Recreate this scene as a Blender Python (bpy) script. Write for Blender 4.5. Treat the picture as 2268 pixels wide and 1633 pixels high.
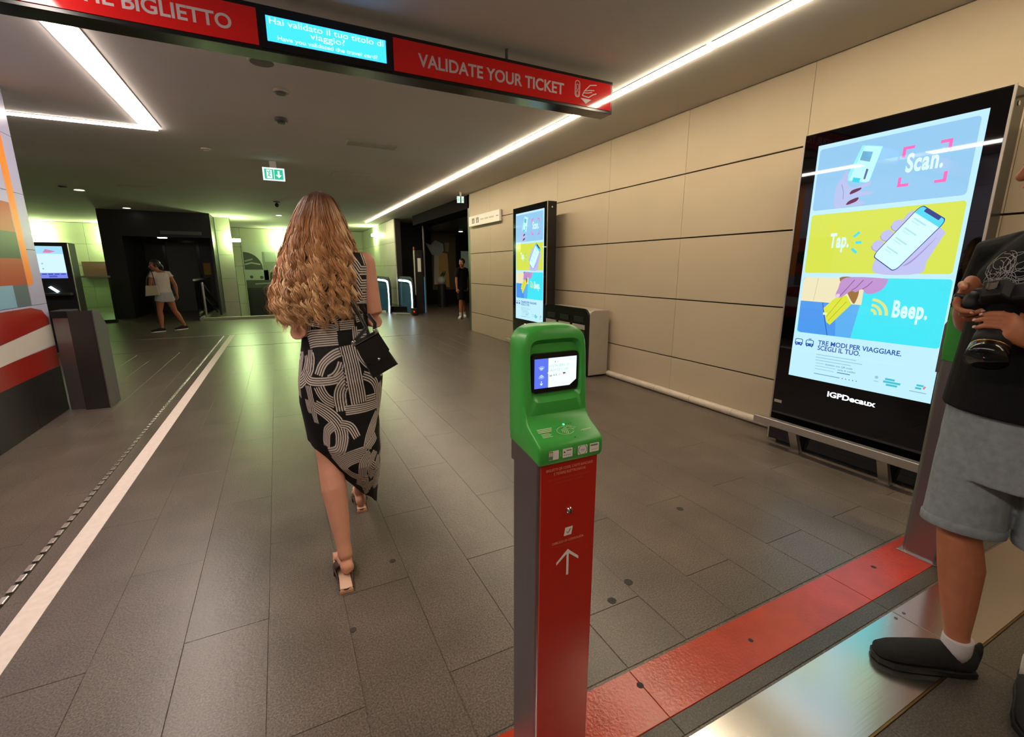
import bpy, bmesh, math, random
import numpy as np
from mathutils import Vector, Matrix, noise
random.seed(7); RNG = np.random.default_rng(7)
S = bpy.context.scene
COL = S.collection
for _o in list(bpy.data.objects): bpy.data.objects.remove(_o)
# ------------------------------------------------------------------ camera
cd = bpy.data.cameras.new('camera'); CAM = bpy.data.objects.new('camera', cd); COL.objects.link(CAM)
cd.sensor_width = 36.0; cd.lens = 36.0 * 1015.0 / 2268.0; cd.clip_start = 0.02; cd.clip_end = 100
CAM.matrix_world = Matrix(((0.8937, 0.0961, -0.4383, 0.0), (-0.4487, 0.1914, -0.8730, 0.0), (0.0, 0.9768, 0.2141, 1.36), (0, 0, 0, 1)))
S.camera = CAM
# ------------------------------------------------------------------ world, exposure
W = bpy.data.worlds.new('world'); S.world = W; W.use_nodes = True
W.node_tree.nodes['Background'].inputs[0].default_value = (0.9, 0.85, 0.8, 1)
W.node_tree.nodes['Background'].inputs[1].default_value = 0.02
S.view_settings.view_transform = 'Standard'; S.view_settings.look = 'None'
S.view_settings.exposure = 0.0; S.view_settings.gamma = 1.0; S.view_settings.use_curve_mapping = False
STRIP_R, STRIP_L = 51.0, 33.0          # radiance of the ceiling light strips
def lin(h):
    h = h.lstrip('#'); v = [int(h[i:i + 2], 16) / 255 for i in (0, 2, 4)]
    return tuple(x / 12.92 if x <= 0.04045 else ((x + 0.055) / 1.055) ** 2.4 for x in v)
# ------------------------------------------------------------------ materials
MATS = {}
def mat(name, col, rough=0.6, metal=0.0, spec=0.5, noise_amt=0.0, noise_scale=20.0, bump=0.0, bump_scale=200.0, emit=None, emit_s=0.0, alpha=1.0, aniso=0.0, rand=0.0, trans=0.0, sss=0.0, detail=4.0):
    if name in MATS: return MATS[name]
    if isinstance(col, str): col = lin(col)
    m = bpy.data.materials.new(name); m.use_nodes = True; nt = m.node_tree; b = nt.nodes['Principled BSDF']
    b.inputs['Base Color'].default_value = (*col, 1); b.inputs['Roughness'].default_value = rough
    b.inputs['Metallic'].default_value = metal; b.inputs['Specular IOR Level'].default_value = spec
    b.inputs['Alpha'].default_value = alpha
    if trans: b.inputs['Transmission Weight'].default_value = trans
    if aniso: b.inputs['Anisotropic'].default_value = aniso
    if sss:
        b.inputs['Subsurface Weight'].default_value = sss; b.inputs['Subsurface Radius'].default_value = (0.01, 0.004, 0.002)
    tc = nt.nodes.new('ShaderNodeTexCoord')
    if noise_amt or rand:
        n = nt.nodes.new('ShaderNodeTexNoise'); n.inputs['Scale'].default_value = noise_scale; n.inputs['Detail'].default_value = detail
        nt.links.new(tc.outputs['Object'], n.inputs['Vector'])
        mr = nt.nodes.new('ShaderNodeMapRange'); mr.inputs['From Min'].default_value = 0.3; mr.inputs['From Max'].default_value = 0.7
        mr.inputs['To Min'].default_value = 1 - noise_amt; mr.inputs['To Max'].default_value = 1 + noise_amt
        nt.links.new(n.outputs['Fac'], mr.inputs['Value'])
        fac = mr.outputs['Result']
        if rand:
            oi = nt.nodes.new('ShaderNodeObjectInfo'); r2 = nt.nodes.new('ShaderNodeMapRange')
            r2.inputs['To Min'].default_value = 1 - rand; r2.inputs['To Max'].default_value = 1 + rand
            nt.links.new(oi.outputs['Random'], r2.inputs['Value'])
            mu = nt.nodes.new('ShaderNodeMath'); mu.operation = 'MULTIPLY'
            nt.links.new(fac, mu.inputs[0]); nt.links.new(r2.outputs['Result'], mu.inputs[1]); fac = mu.outputs[0]
        mx = nt.nodes.new('ShaderNodeVectorMath'); mx.operation = 'SCALE'; mx.inputs[0].default_value = col
        nt.links.new(fac, mx.inputs['Scale']); nt.links.new(mx.outputs[0], b.inputs['Base Color'])
    if bump:
        n2 = nt.nodes.new('ShaderNodeTexNoise'); n2.inputs['Scale'].default_value = bump_scale; n2.inputs['Detail'].default_value = 3
        nt.links.new(tc.outputs['Object'], n2.inputs['Vector'])
        bp = nt.nodes.new('ShaderNodeBump'); bp.inputs['Strength'].default_value = bump; bp.inputs['Distance'].default_value = 0.01
        nt.links.new(n2.outputs['Fac'], bp.inputs['Height']); nt.links.new(bp.outputs['Normal'], b.inputs['Normal'])
    if emit is not None:
        if isinstance(emit, str): emit = lin(emit)
        b.inputs['Emission Color'].default_value = (*emit, 1); b.inputs['Emission Strength'].default_value = emit_s
    MATS[name] = m; return m
_ec = {}
def scr(hexc, s=1.0):               # a lit pixel colour behind a glossy screen glass
    k = (hexc, s)
    if k not in _ec: _ec[k] = mat('screen_' + hexc.strip('#') + '_%d' % int(s * 100), (0.01, 0.01, 0.012), rough=0.02, emit=hexc, emit_s=s)
    return _ec[k]
def granite(name, base, dark, light, rough=0.34, bump=0.12, rand=0.06):
    m = bpy.data.materials.new(name); m.use_nodes = True; nt = m.node_tree; b = nt.nodes['Principled BSDF']; L = nt.links.new
    tc = nt.nodes.new('ShaderNodeTexCoord'); geo = nt.nodes.new('ShaderNodeNewGeometry')
    def nz(scale, det=4):
        n = nt.nodes.new('ShaderNodeTexNoise'); n.inputs['Scale'].default_value = scale; n.inputs['Detail'].default_value = det
        L(geo.outputs['Position'], n.inputs['Vector']); return n
    a, c, e = nz(170), nz(3.5, 5), nz(60)
    r1 = nt.nodes.new('ShaderNodeValToRGB'); cr = r1.color_ramp
    cr.elements[0].position = 0.34; cr.elements[0].color = (*lin(dark), 1); cr.elements[1].position = 0.68; cr.elements[1].color = (*lin(light), 1)
    el = cr.elements.new(0.5); el.color = (*lin(base), 1)
    L(a.outputs['Fac'], r1.inputs['Fac'])
    mr = nt.nodes.new('ShaderNodeMapRange'); mr.inputs['From Min'].default_value = 0.3; mr.inputs['From Max'].default_value = 0.7
    mr.inputs['To Min'].default_value = 0.82; mr.inputs['To Max'].default_value = 1.15; L(c.outputs['Fac'], mr.inputs['Value'])
    oi = nt.nodes.new('ShaderNodeObjectInfo'); r2 = nt.nodes.new('ShaderNodeMapRange'); r2.inputs['To Min'].default_value = 1 - rand; r2.inputs['To Max'].default_value = 1 + rand
    L(oi.outputs['Random'], r2.inputs['Value'])
    mu = nt.nodes.new('ShaderNodeMath'); mu.operation = 'MULTIPLY'; L(mr.outputs[0], mu.inputs[0]); L(r2.outputs[0], mu.inputs[1])
    sc = nt.nodes.new('ShaderNodeVectorMath'); sc.operation = 'SCALE'; L(r1.outputs['Color'], sc.inputs[0]); L(mu.outputs[0], sc.inputs['Scale']); L(sc.outputs[0], b.inputs['Base Color'])
    rr = nt.nodes.new('ShaderNodeMapRange'); rr.inputs['To Min'].default_value = rough - 0.02; rr.inputs['To Max'].default_value = rough + 0.06; L(c.outputs['Fac'], rr.inputs['Value']); L(rr.outputs[0], b.inputs['Roughness'])
    bp = nt.nodes.new('ShaderNodeBump'); bp.inputs['Strength'].default_value = bump; bp.inputs['Distance'].default_value = 0.006; L(e.outputs['Fac'], bp.inputs['Height']); L(bp.outputs['Normal'], b.inputs['Normal'])
    MATS[name] = m; return m
def brushed(name, col, rough=0.3, axis=0, bump=0.25):
    m = bpy.data.materials.new(name); m.use_nodes = True; nt = m.node_tree; b = nt.nodes['Principled BSDF']; L = nt.links.new
    b.inputs['Base Color'].default_value = (*lin(col), 1); b.inputs['Metallic'].default_value = 1
    tc = nt.nodes.new('ShaderNodeTexCoord'); mp = nt.nodes.new('ShaderNodeMapping'); L(tc.outputs['Object'], mp.inputs['Vector'])
    s = [260, 260, 260]; s[axis] = 4; mp.inputs['Scale'].default_value = s
    n = nt.nodes.new('ShaderNodeTexNoise'); n.inputs['Scale'].default_value = 1; L(mp.outputs[0], n.inputs['Vector'])
    bl = nt.nodes.new('ShaderNodeTexNoise'); bl.inputs['Scale'].default_value = 2.2; L(tc.outputs['Object'], bl.inputs['Vector'])
    rr = nt.nodes.new('ShaderNodeMapRange'); rr.inputs['To Min'].default_value = rough; rr.inputs['To Max'].default_value = rough + (0.12 if rough > 0.27 else 0.06); L(bl.outputs['Fac'], rr.inputs['Value']); L(rr.outputs[0], b.inputs['Roughness'])
    bp = nt.nodes.new('ShaderNodeBump'); bp.inputs['Strength'].default_value = bump; bp.inputs['Distance'].default_value = 0.0015; L(n.outputs['Fac'], bp.inputs['Height']); L(bp.outputs['Normal'], b.inputs['Normal'])
    MATS[name] = m; return m
M = dict(
    ceiling=mat('ceiling_paint', '#c6c1b9', rough=0.85, spec=0.2, noise_amt=0.05, noise_scale=0.8),
    wall=mat('beige_panel', '#b9a88e', rough=0.55, spec=0.35, noise_amt=0.035, noise_scale=1.5, bump=0.03, bump_scale=400, rand=0.015),
    joint=mat('dark_joint', '#2a231d', rough=0.9),
    floor=granite('floor_granite', '#5c5249', '#433b34', '#74695d', rough=0.305),
    floor_dark=granite('threshold_stone', '#45403a', '#332f2b', '#5a544c', rough=0.36),
    red_floor=mat('red_floor_paint', '#ad2c0c', rough=0.25, spec=0.7, noise_amt=0.12, noise_scale=9, bump=0.1, bump_scale=90, rand=0.03),
    steel=brushed('brushed_steel', '#8f8a8c', 0.3, 2), plate=brushed('floor_plate_steel', '#dcd8d2', 0.17, 0, 0.04),
    chrome=mat('chrome', '#d8d8d8', rough=0.12, metal=1), alu=mat('satin_aluminium', '#b5aea3', rough=0.35, metal=0.85),
    black=mat('black_enamel', '#0b0b0d', rough=0.18, spec=0.5), bglass=mat('black_glass', '#050507', rough=0.02), blackm=mat('matt_black', '#111112', rough=0.6, spec=0.3),
    dkgrey=mat('dark_grey_cladding', '#2a2826', rough=0.35, noise_amt=0.1, noise_scale=3), grey=mat('mid_grey', '#4c4a48', rough=0.5, noise_amt=0.06),
    silver=mat('silver_paint', '#a59c8e', rough=0.45, metal=0.2, noise_amt=0.03), white=mat('white_paint', '#e6e0d8', rough=0.5),
    line=mat('white_floor_tape', '#e8d8cc', rough=0.5, noise_amt=0.06, noise_scale=30), stud=mat('polished_steel', '#e2dcd2', rough=0.25, metal=0.9),
    green=mat('green_plastic', '#3a9a3c', rough=0.32, spec=0.5, bump=0.02, bump_scale=900, noise_amt=0.03, noise_scale=12), red=mat('red_sheet', '#a81a0a', rough=0.35, noise_amt=0.03),
    sign_red=mat('glossy_red_sign', '#c41a1a', rough=0.07, spec=0.5), letter=mat('sign_letter', '#b5a8ac', rough=0.4), offwhite=mat('off_white_print', '#d9d3cb', rough=0.45),
    glass=mat('green_glass', '#bfd8c8', rough=0.03, trans=1.0, spec=0.5), gwall=mat('pale_tile', '#b8b8a4', rough=0.5, noise_amt=0.04, noise_scale=2),
    darkwall=mat('black_cladding', '#1a1a19', rough=0.4, noise_amt=0.15, noise_scale=2), kerb=mat('kerb_white', '#c9bba8', rough=0.45, noise_amt=0.08, noise_scale=12),
    skin=mat('skin', '#c38a70', rough=0.5, spec=0.35, noise_amt=0.05, noise_scale=25, sss=0.08), skin_tan=mat('tanned_skin', '#a8694a', rough=0.5, spec=0.35, noise_amt=0.07, noise_scale=25, sss=0.06),
    tshirt=mat('black_cotton', '#0e0e10', rough=0.85, spec=0.2, bump=0.25, bump_scale=30), denim=mat('grey_denim', '#7e8488', rough=0.85, spec=0.2, noise_amt=0.12, noise_scale=45, bump=0.3, bump_scale=35),
    leather=mat('black_leather', '#0c0c0d', rough=0.38, bump=0.1, bump_scale=250), sock=mat('white_sock', '#b8b4b4', rough=0.9, bump=0.2, bump_scale=300),
    shoe=mat('black_suede', '#0d0d0e', rough=0.85, noise_amt=0.2, noise_scale=60, bump=0.3, bump_scale=300), rubber=mat('black_rubber', '#080808', rough=0.6),
    whitecloth=mat('white_blouse', '#cfc4b8', rough=0.85, bump=0.3, bump_scale=25), lightshort=mat('pale_shorts', '#a5a6a8', rough=0.85, bump=0.2, bump_scale=25),
    brownhair=mat('dark_brown_hair', '#24160e', rough=0.5), cream=mat('cream_canvas', '#b0ab8c', rough=0.8), brownleather=mat('brown_leather', '#3a1f17', rough=0.4), tan=mat('tan_sole', '#c08a68', rough=0.6),
    insole=mat('pale_insole', '#c9a58a', rough=0.6), dkgreen=mat('dark_green_tile', '#2c3a2e', rough=0.3), brickred=mat('mural_red_brown', '#a03a24', rough=0.3), orange=mat('mural_orange', '#ee8a32', rough=0.3),
    lav=mat('mural_lavender', '#a9a9c4', rough=0.28), cyan_t=mat('mural_blue', '#7fa9c0', rough=0.28), greyt=mat('mural_slate', '#54626a', rough=0.28), mred=mat('mural_red', '#8f1d12', rough=0.3), mwhite=mat('mural_white', '#cfc8bd', rough=0.3), mdark=mat('mural_base_stone', '#1d1a18', rough=0.4),
    nail=mat('finger_nail', '#d0a090', rough=0.3), eye=mat('eye_white', '#d8d4cc', rough=0.2), iris=mat('iris_brown', '#2a170c', rough=0.2), lip=mat('lip', '#a8564a', rough=0.4),
)
def strip_mat(name, col, s): return mat(name, (0.8, 0.8, 0.8), rough=0.5, emit=col, emit_s=s)
M['strip_r'] = strip_mat('strip_light_warm', (1.0, 0.85, 0.61), STRIP_R)
M['strip_l'] = strip_mat('strip_light_neutral', (1.0, 0.86, 0.78), STRIP_L)
M['lamp_g'] = strip_mat('green_white_lamp', (0.72, 1.0, 0.42), 400.0)
M['down'] = strip_mat('downlight_lens', (1.0, 1.0, 0.85), 6.0)
M['esc_w'] = strip_mat('escalator_light', (0.62, 0.88, 1.0), 5.0)
# ------------------------------------------------------------------ object helpers
_used = {}
def link(name, me, parent=None, mats=None, smooth=False):
    o = bpy.data.objects.new(name, me); COL.objects.link(o)
    if mats is not None:
        for m in (mats if isinstance(mats, (list, tuple)) else [mats]): me.materials.append(m)
    if smooth:
        for p in me.polygons: p.use_smooth = True
    if parent is not None:
        o.parent = parent
        if parent.type == 'EMPTY': o.matrix_parent_inverse = (Matrix.Translation(parent.location) @ Matrix.Rotation(parent.rotation_euler.z, 4, 'Z')).inverted()
    return o
def thing(name, label, cat, loc=(0, 0, 0), group=None, rot=0.0):
    o = bpy.data.objects.new(name, None); COL.objects.link(o); o.empty_display_size = 0.1
    o.location = loc; o.rotation_euler = (0, 0, rot); o['label'] = label; o['category'] = cat
    if group: o['group'] = group
    bpy.context.view_layer.update(); return o
def tag(o, label, cat, group=None):
    o['label'] = label; o['category'] = cat
    if group: o['group'] = group
    return o
def struct(o): o['kind'] = 'structure'; return o
def bm_obj(name, bm, m, parent=None, smooth=False):
    me = bpy.data.meshes.new(name); bmesh.ops.recalc_face_normals(bm, faces=bm.faces); bm.to_mesh(me); bm.free()
    return link(name, me, parent, m, smooth)
def add_box(bm, x0, x1, y0, y1, z0, z1, bevel=0.0, seg=2):
    r = bmesh.ops.create_cube(bm, size=1.0); v = r['verts']
    for q in v: q.co = Vector(((x0 + x1) / 2 + q.co.x * (x1 - x0), (y0 + y1) / 2 + q.co.y * (y1 - y0), (z0 + z1) / 2 + q.co.z * (z1 - z0)))
    if bevel > 0:
        ed = list({e for q in v for e in q.link_edges})
        bmesh.ops.bevel(bm, geom=ed, offset=bevel, segments=seg, affect='EDGES', profile=0.5)
def box(name, x0, x1, y0, y1, z0, z1, m, parent=None, bevel=0.0, seg=2, smooth=False):
    bm = bmesh.new(); add_box(bm, x0, x1, y0, y1, z0, z1, bevel, seg); return bm_obj(name, bm, m, parent, smooth)
def add_prism(bm, pts, axis, a0, a1, bevel=0.0, seg=2):
    """polygon pts (2D) extruded along axis ('x': pts=(y,z); 'y': pts=(x,z); 'z': pts=(x,y))"""
    def mk(p, a): return Vector((a, p[0], p[1])) if axis == 'x' else Vector((p[0], a, p[1])) if axis == 'y' else Vector((p[0], p[1], a))
    A = [bm.verts.new(mk(p, a0)) for p in pts]; B = [bm.verts.new(mk(p, a1)) for p in pts]; n = len(pts)
    fs = [bm.faces.new(A), bm.faces.new(list(reversed(B)))]
    for i in range(n): fs.append(bm.faces.new((A[i], B[i], B[(i + 1) % n], A[(i + 1) % n])))
    bmesh.ops.recalc_face_normals(bm, faces=fs)
    if bevel:
        rim = [e for f in fs[:2] for e in f.edges]
        bmesh.ops.bevel(bm, geom=list(set(rim)), offset=bevel, segments=seg, affect='EDGES', profile=0.5)
    return fs
def prism(name, pts, axis, a0, a1, m, parent=None, bevel=0.0, seg=2, smooth=False):
    bm = bmesh.new(); add_prism(bm, pts, axis, a0, a1, bevel, seg); return bm_obj(name, bm, m, parent, smooth)
def rr(x0, x1, y0, y1, r, n=5):
    if not isinstance(r, (list, tuple)): r = [r] * 4      # bl, br, tr, tl
    out = []
    for (cx, cy, a0, q) in ((x0, y0, 180, r[0]), (x1, y0, 270, r[1]), (x1, y1, 0, r[2]), (x0, y1, 90, r[3])):
        sx = 1 if cx == x0 else -1; sy = 1 if cy == y0 else -1
        if q <= 0: out.append((cx, cy)); continue
        for i in range(n + 1):
            a = math.radians(a0 + 90 * i / n); out.append((cx + sx * q + q * math.cos(a), cy + sy * q + q * math.sin(a)))
    return out
def add_tube(bm, pts, radii, side=(1, 0, 0), seg=16, caps=True):
    """closed tapering tube; radii: r or (a,b), a along side"""
    pts = [Vector(p) for p in pts]; rad = [(r, r) if not isinstance(r, (tuple, list)) else r for r in radii]; side = Vector(side)
    rows = []
    def tang(i):
        a = pts[max(0, i - 1)]; b = pts[min(len(pts) - 1, i + 1)]; return (b - a).normalized()
    data = []
    n = len(pts)
    if caps:
        t = tang(0)
        for k in (0.08, 0.45, 0.8): 
            s = math.sin(math.acos(1 - k)) if k < 1 else 1; mr = min(rad[0]); data.append((pts[0] - t * mr * (1 - k), t, (rad[0][0] * s, rad[0][1] * s)))
    for i in range(n): data.append((pts[i], tang(i), rad[i]))
    if caps:
        t = tang(n - 1)
        for k in (0.8, 0.45, 0.08):
            s = math.sin(math.acos(1 - k)); mr = min(rad[-1]); data.append((pts[-1] + t * mr * (1 - k), t, (rad[-1][0] * s, rad[-1][1] * s)))
    for c, t, (a, b) in data:
        u = (side - t * side.dot(t)); u = u.normalized() if u.length > 1e-4 else t.orthogonal().normalized(); v = t.cross(u)
        rows.append([bm.verts.new(c + u * (a * math.cos(2 * math.pi * j / seg)) + v * (b * math.sin(2 * math.pi * j / seg))) for j in range(seg)])
    for r0, r1 in zip(rows, rows[1:]):
        for j in range(seg): bm.faces.new((r0[j], r0[(j + 1) % seg], r1[(j + 1) % seg], r1[j]))
    bm.faces.new(list(reversed(rows[0]))); bm.faces.new(rows[-1])
def tube(name, pts, r, m, parent=None, seg=12, side=(1, 0, 0.01), caps=True, smooth=True):
    bm = bmesh.new(); add_tube(bm, pts, [r] * len(pts) if not isinstance(r, list) else r, side, seg, caps); return bm_obj(name, bm, m, parent, smooth)
def add_ball(bm, c, r, rot=None, seg=20):
    res = bmesh.ops.create_uvsphere(bm, u_segments=seg, v_segments=seg // 2 + 2, radius=1.0)
    r = (r, r, r) if not isinstance(r, (tuple, list)) else r
    T = Matrix.Translation(c) @ (rot.to_4x4() if rot is not None else Matrix.Identity(4)) @ Matrix.Diagonal((*r, 1))
    bmesh.ops.transform(bm, matrix=T, verts=res['verts'])
def cyl(name, c, r, h, m, parent=None, axis='z', seg=24, smooth=False, r2=None):
    bm = bmesh.new(); bmesh.ops.create_cone(bm, cap_ends=True, segments=seg, radius1=r, radius2=r if r2 is None else r2, depth=h)
    R = Matrix.Identity(4) if axis == 'z' else Matrix.Rotation(math.pi / 2, 4, 'Y') if axis == 'x' else Matrix.Rotation(math.pi / 2, 4, 'X')
    bmesh.ops.transform(bm, matrix=Matrix.Translation(c) @ R, verts=bm.verts)
    return bm_obj(name, bm, m, parent, smooth)
def voxel(bm, size, smooth=4, fac=0.5):
    """merge overlapping closed shells into one continuous skin"""
    me = bpy.data.meshes.new('tmp'); bmesh.ops.recalc_face_normals(bm, faces=bm.faces); bm.to_mesh(me); bm.free()
    o = bpy.data.objects.new('tmp', me); COL.objects.link(o)
    md = o.modifiers.new('r', 'REMESH'); md.mode = 'VOXEL'; md.voxel_size = size; md.use_smooth_shade = True
    if smooth:
        s = o.modifiers.new('s', 'SMOOTH'); s.iterations = smooth; s.factor = fac
    dg = bpy.context.evaluated_depsgraph_get(); dg.update()
    out = bpy.data.meshes.new_from_object(o.evaluated_get(dg)); bpy.data.objects.remove(o); bpy.data.meshes.remove(me)
    out.materials.clear(); return out
# ------------------------------------------------------------------ flat print: layers of thin polygons on a plane
_tx = {}
def text2d(s, size=1.0, bold=0.0, sx=1.0, align='LEFT', spacing=1.0):
    cu = bpy.data.curves.new('t', 'FONT'); cu.body = s; cu.size = size; cu.offset = bold * size; cu.align_x = align; cu.space_character = spacing; cu.resolution_u = 5
    o = bpy.data.objects.new('t', cu); COL.objects.link(o)
    dg = bpy.context.evaluated_depsgraph_get(); dg.update(); me = bpy.data.meshes.new_from_object(o.evaluated_get(dg))
    vs = [(v.co.x * sx, v.co.y) for v in me.vertices]; fs = [tuple(p.vertices) for p in me.polygons]
    bpy.data.objects.remove(o); bpy.data.curves.remove(cu); bpy.data.meshes.remove(me); return vs, fs
class Flat:
    def __init__(s, step=0.0004): s.v = []; s.f = []; s.mi = []; s.m = []; s.step = step
    def _m(s, m):
        if m not in s.m: s.m.append(m)
        return s.m.index(m)
    def poly(s, pts, m, layer=0):
        b = len(s.v); s.v += [(p[0], p[1], layer * s.step) for p in pts]
        a = sum(pts[i][0] * pts[(i + 1) % len(pts)][1] - pts[(i + 1) % len(pts)][0] * pts[i][1] for i in range(len(pts)))
        idx = list(range(b, b + len(pts)))
        s.f.append(tuple(idx if a > 0 else idx[::-1])); s.mi.append(s._m(m))
    def rect(s, x0, x1, y0, y1, m, layer=0, r=0): s.poly(rr(x0, x1, y0, y1, r) if r else [(x0, y0), (x1, y0), (x1, y1), (x0, y1)], m, layer)
    def disc(s, x, y, r, m, layer=0, n=20): s.poly([(x + r * math.cos(2 * math.pi * i / n), y + r * math.sin(2 * math.pi * i / n)) for i in range(n)], m, layer)
    def stroke(s, pts, w, m, layer=0, closed=False):
        P = [Vector((p[0], p[1])) for p in pts]; n = len(P); Lf, Rt = [], []
        for i in range(n):
            a = P[(i - 1) % n] if (closed or i) else P[i]; b = P[(i + 1) % n] if (closed or i < n - 1) else P[i]
            d = (b - a).normalized(); q = Vector((-d.y, d.x)) * (w / 2); Lf.append(P[i] + q); Rt.append(P[i] - q)
        for i in range(n if closed else n - 1): j = (i + 1) % n; s.poly([Rt[i], Rt[j], Lf[j], Lf[i]], m, layer)
    def arc(s, x, y, r, a0, a1, w, m, layer=0, n=12, sy=1.0): s.stroke([(x + r * math.cos(math.radians(a0 + (a1 - a0) * i / n)), y + sy * r * math.sin(math.radians(a0 + (a1 - a0) * i / n))) for i in range(n + 1)], w, m, layer)
    def text(s, t, x, y, size, m, layer=0, bold=0.0, sx=1.0, align='LEFT', spacing=1.0, width=None):
        vs, fs = text2d(t, size, bold, sx, align, spacing)
        if width and vs:
            x0 = min(v[0] for v in vs); x1 = max(v[0] for v in vs); k = width / (x1 - x0); vs = [((v[0] - x0) * k, v[1]) for v in vs]
            if align == 'CENTER': vs = [(v[0] - width / 2, v[1]) for v in vs]
        b = len(s.v); s.v += [(x + v[0], y + v[1], layer * s.step) for v in vs]
        i = s._m(m)
        for f in fs: s.f.append(tuple(b + q for q in f)); s.mi.append(i)
    def build(s, name, Mx, parent=None):
        """Mx: 4x4 from (u,v,w) to the world"""
        me = bpy.data.meshes.new(name); me.from_pydata([tuple(Mx @ Vector(v)) for v in s.v], [], s.f)
        for m in s.m: me.materials.append(m)
        me.polygons.foreach_set('material_index', s.mi); me.update()
        return link(name, me, parent)
def frame(o, u, v, n):
    o, u, v, n = map(Vector, (o, u, v, n)); return Matrix(((u.x, v.x, n.x, o.x), (u.y, v.y, n.y, o.y), (u.z, v.z, n.z, o.z), (0, 0, 0, 1)))
def dup(root, off, label=None):
    r = root.copy(); COL.objects.link(r); r.location = Vector(root.location) + Vector(off)
    if label: r['label'] = label
    for ch in root.children:
        c = ch.copy(); COL.objects.link(c); c.parent = r
        for g in ch.children:
            d = g.copy(); COL.objects.link(d); d.parent = c
    return r
# ================================================================== THE SETTING
H = 2.87
def slab_mesh(w, l, t, bv=0.002):
    bm = bmesh.new(); add_box(bm, -w / 2, w / 2, -l / 2, l / 2, -t, 0, bv, 1); bmesh.ops.recalc_face_normals(bm, faces=bm.faces)
    me = bpy.data.meshes.new('slab'); bm.to_mesh(me); bm.free(); return me
# floor: base plates (left open over the stairwell), then single slabs near the viewer
bm = bmesh.new()
add_box(bm, -8, 7.5, -3, 9.4, -0.4, -0.003); add_box(bm, -8, 7.5, 9.4, 14.6, -0.4, 0.0)
add_box(bm, -8, -1.85, 14.6, 21, -0.4, 0.0); add_box(bm, 2.9, 7.5, 14.6, 21, -0.4, 0.0); add_box(bm, -1.85, 2.9, 14.6, 21, -1.9, -1.6)
FLOOR = struct(bm_obj('floor', bm, M['floor']))
SLAB = slab_mesh(0.2792, 1.1190, 0.012, 0.0008); SLAB.materials.append(M['floor'])
for i in range(-13, 17):
    x = -0.72 + 0.28 * i - 0.14
    if x + 0.14 > 3.76: continue
    off = 0.0 if i % 2 == 0 else 0.56
    for k in range(0, 8):
        y = 1.02 + 0.82 + 1.12 * k - 0.56 + off - (0.56 if i % 2 else 0)
        y = 0.714 + 1.12 * (k + 1) - 0.56 + (0.0 if i % 2 == 0 else 0.56)
        if y - 0.56 < 1.0 or y + 0.56 > 9.41: continue
        if abs(x) > 3.9: continue
        o = bpy.data.objects.new('slab', SLAB); COL.objects.link(o); o.parent = FLOOR; o.location = (x, y, random.uniform(-0.0004, 0.0004))
def floor_piece(name, x0, x1, y0, y1, m, z1=0.0, bv=0.0015): return box(name, x0, x1, y0, y1, -0.012, z1, m, FLOOR, bv, 1)
# fill rows between the red band and the first staggered slabs
for i in range(-13, 17):
    x = -0.72 + 0.28 * i - 0.14
    if x + 0.14 > 3.76 or abs(x) > 3.9: continue
    ys = 1.834 if i % 2 == 0 else 1.274
    if ys > 1.02: floor_piece('slab', x - 0.1385, x + 0.1385, 1.0115, ys - 0.0015, M['floor'])
XJ = [-3.7, -2.56, -1.42, -0.28, 0.955, 2.095, 3.235, 3.75]
for a, b in zip(XJ, XJ[1:]):
    floor_piece('red_tile', a + 0.001, b - 0.001, 0.812, 1.0, M['red_floor'], 0.0008)
    floor_piece('threshold_tile', a + 0.001, b - 0.001, 0.752, 0.811, M['floor_dark'])
    p = floor_piece('metal_plate', a + 0.0015, b - 0.0015, 0.502, 0.744, M['plate'], 0.001, 0.002)
    for sx in (a + 0.03, b - 0.03):
        for sy in (0.53, 0.715): cyl('screw', (sx, sy, 0.0015), 0.006, 0.002, M['grey'], p, seg=10)
box('plate_edge', -3.7, 3.75, 0.496, 0.501, -0.012, 0.003, mat('brass_edge', '#8a7048', rough=0.35, metal=1), FLOOR)
for a, b in zip(XJ, XJ[1:]):
    m_ = (a + b) / 2
    for q0, q1 in ((a, m_), (m_, b)):
        floor_piece('slab', q0 + 0.001, q1 - 0.001, -0.15, 0.495, M['floor_dark']); floor_piece('slab', q0 + 0.001, q1 - 0.001, -0.8, -0.152, M['floor_dark'])
# white guide line, stud strip, metal cross strip
def lnx(y): return -1.028 + 0.0075 * (y - 1.0)
prism('white_line', [(lnx(1.02) - 0.045, 1.02), (lnx(1.02) + 0.045, 1.02), (lnx(11.05) + 0.045, 11.05), (lnx(11.05) - 0.045, 11.05)], 'z', -0.002, 0.0022, M['line'], FLOOR)
def sdx(y): return lnx(y) - 0.135
rail = prism('stud_rail', [(sdx(1.02) - 0.012, 1.02), (sdx(1.02) + 0.012, 1.02), (sdx(11.05) + 0.012, 11.05), (sdx(11.05) - 0.012, 11.05)], 'z', -0.002, 0.0025, mat('dull_steel', '#4a453f', rough=0.4, metal=1), FLOOR)
bm = bmesh.new(); add_box(bm, -0.013, 0.013, -0.027, 0.027, 0.0, 0.009, 0.0035, 2); bmesh.ops.recalc_face_normals(bm, faces=bm.faces)
STUD = bpy.data.meshes.new('stud'); bm.to_mesh(STUD); bm.free(); STUD.materials.append(M['stud'])
for k in range(124):
    y = 1.07 + 0.08 * k
    o = bpy.data.objects.new('stud', STUD); COL.objects.link(o); o.parent = rail; o.location = (sdx(y), y, 0.002)
box('cross_strip', -3.0, 1.6, 11.1, 11.13, -0.002, 0.004, M['stud'], FLOOR)
box('stair_curb', -1.85, 2.9, 14.45, 14.6, -0.002, 0.07, mat('curb_stone', '#a3a68c', rough=0.4), FLOOR, 0.006)
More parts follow.
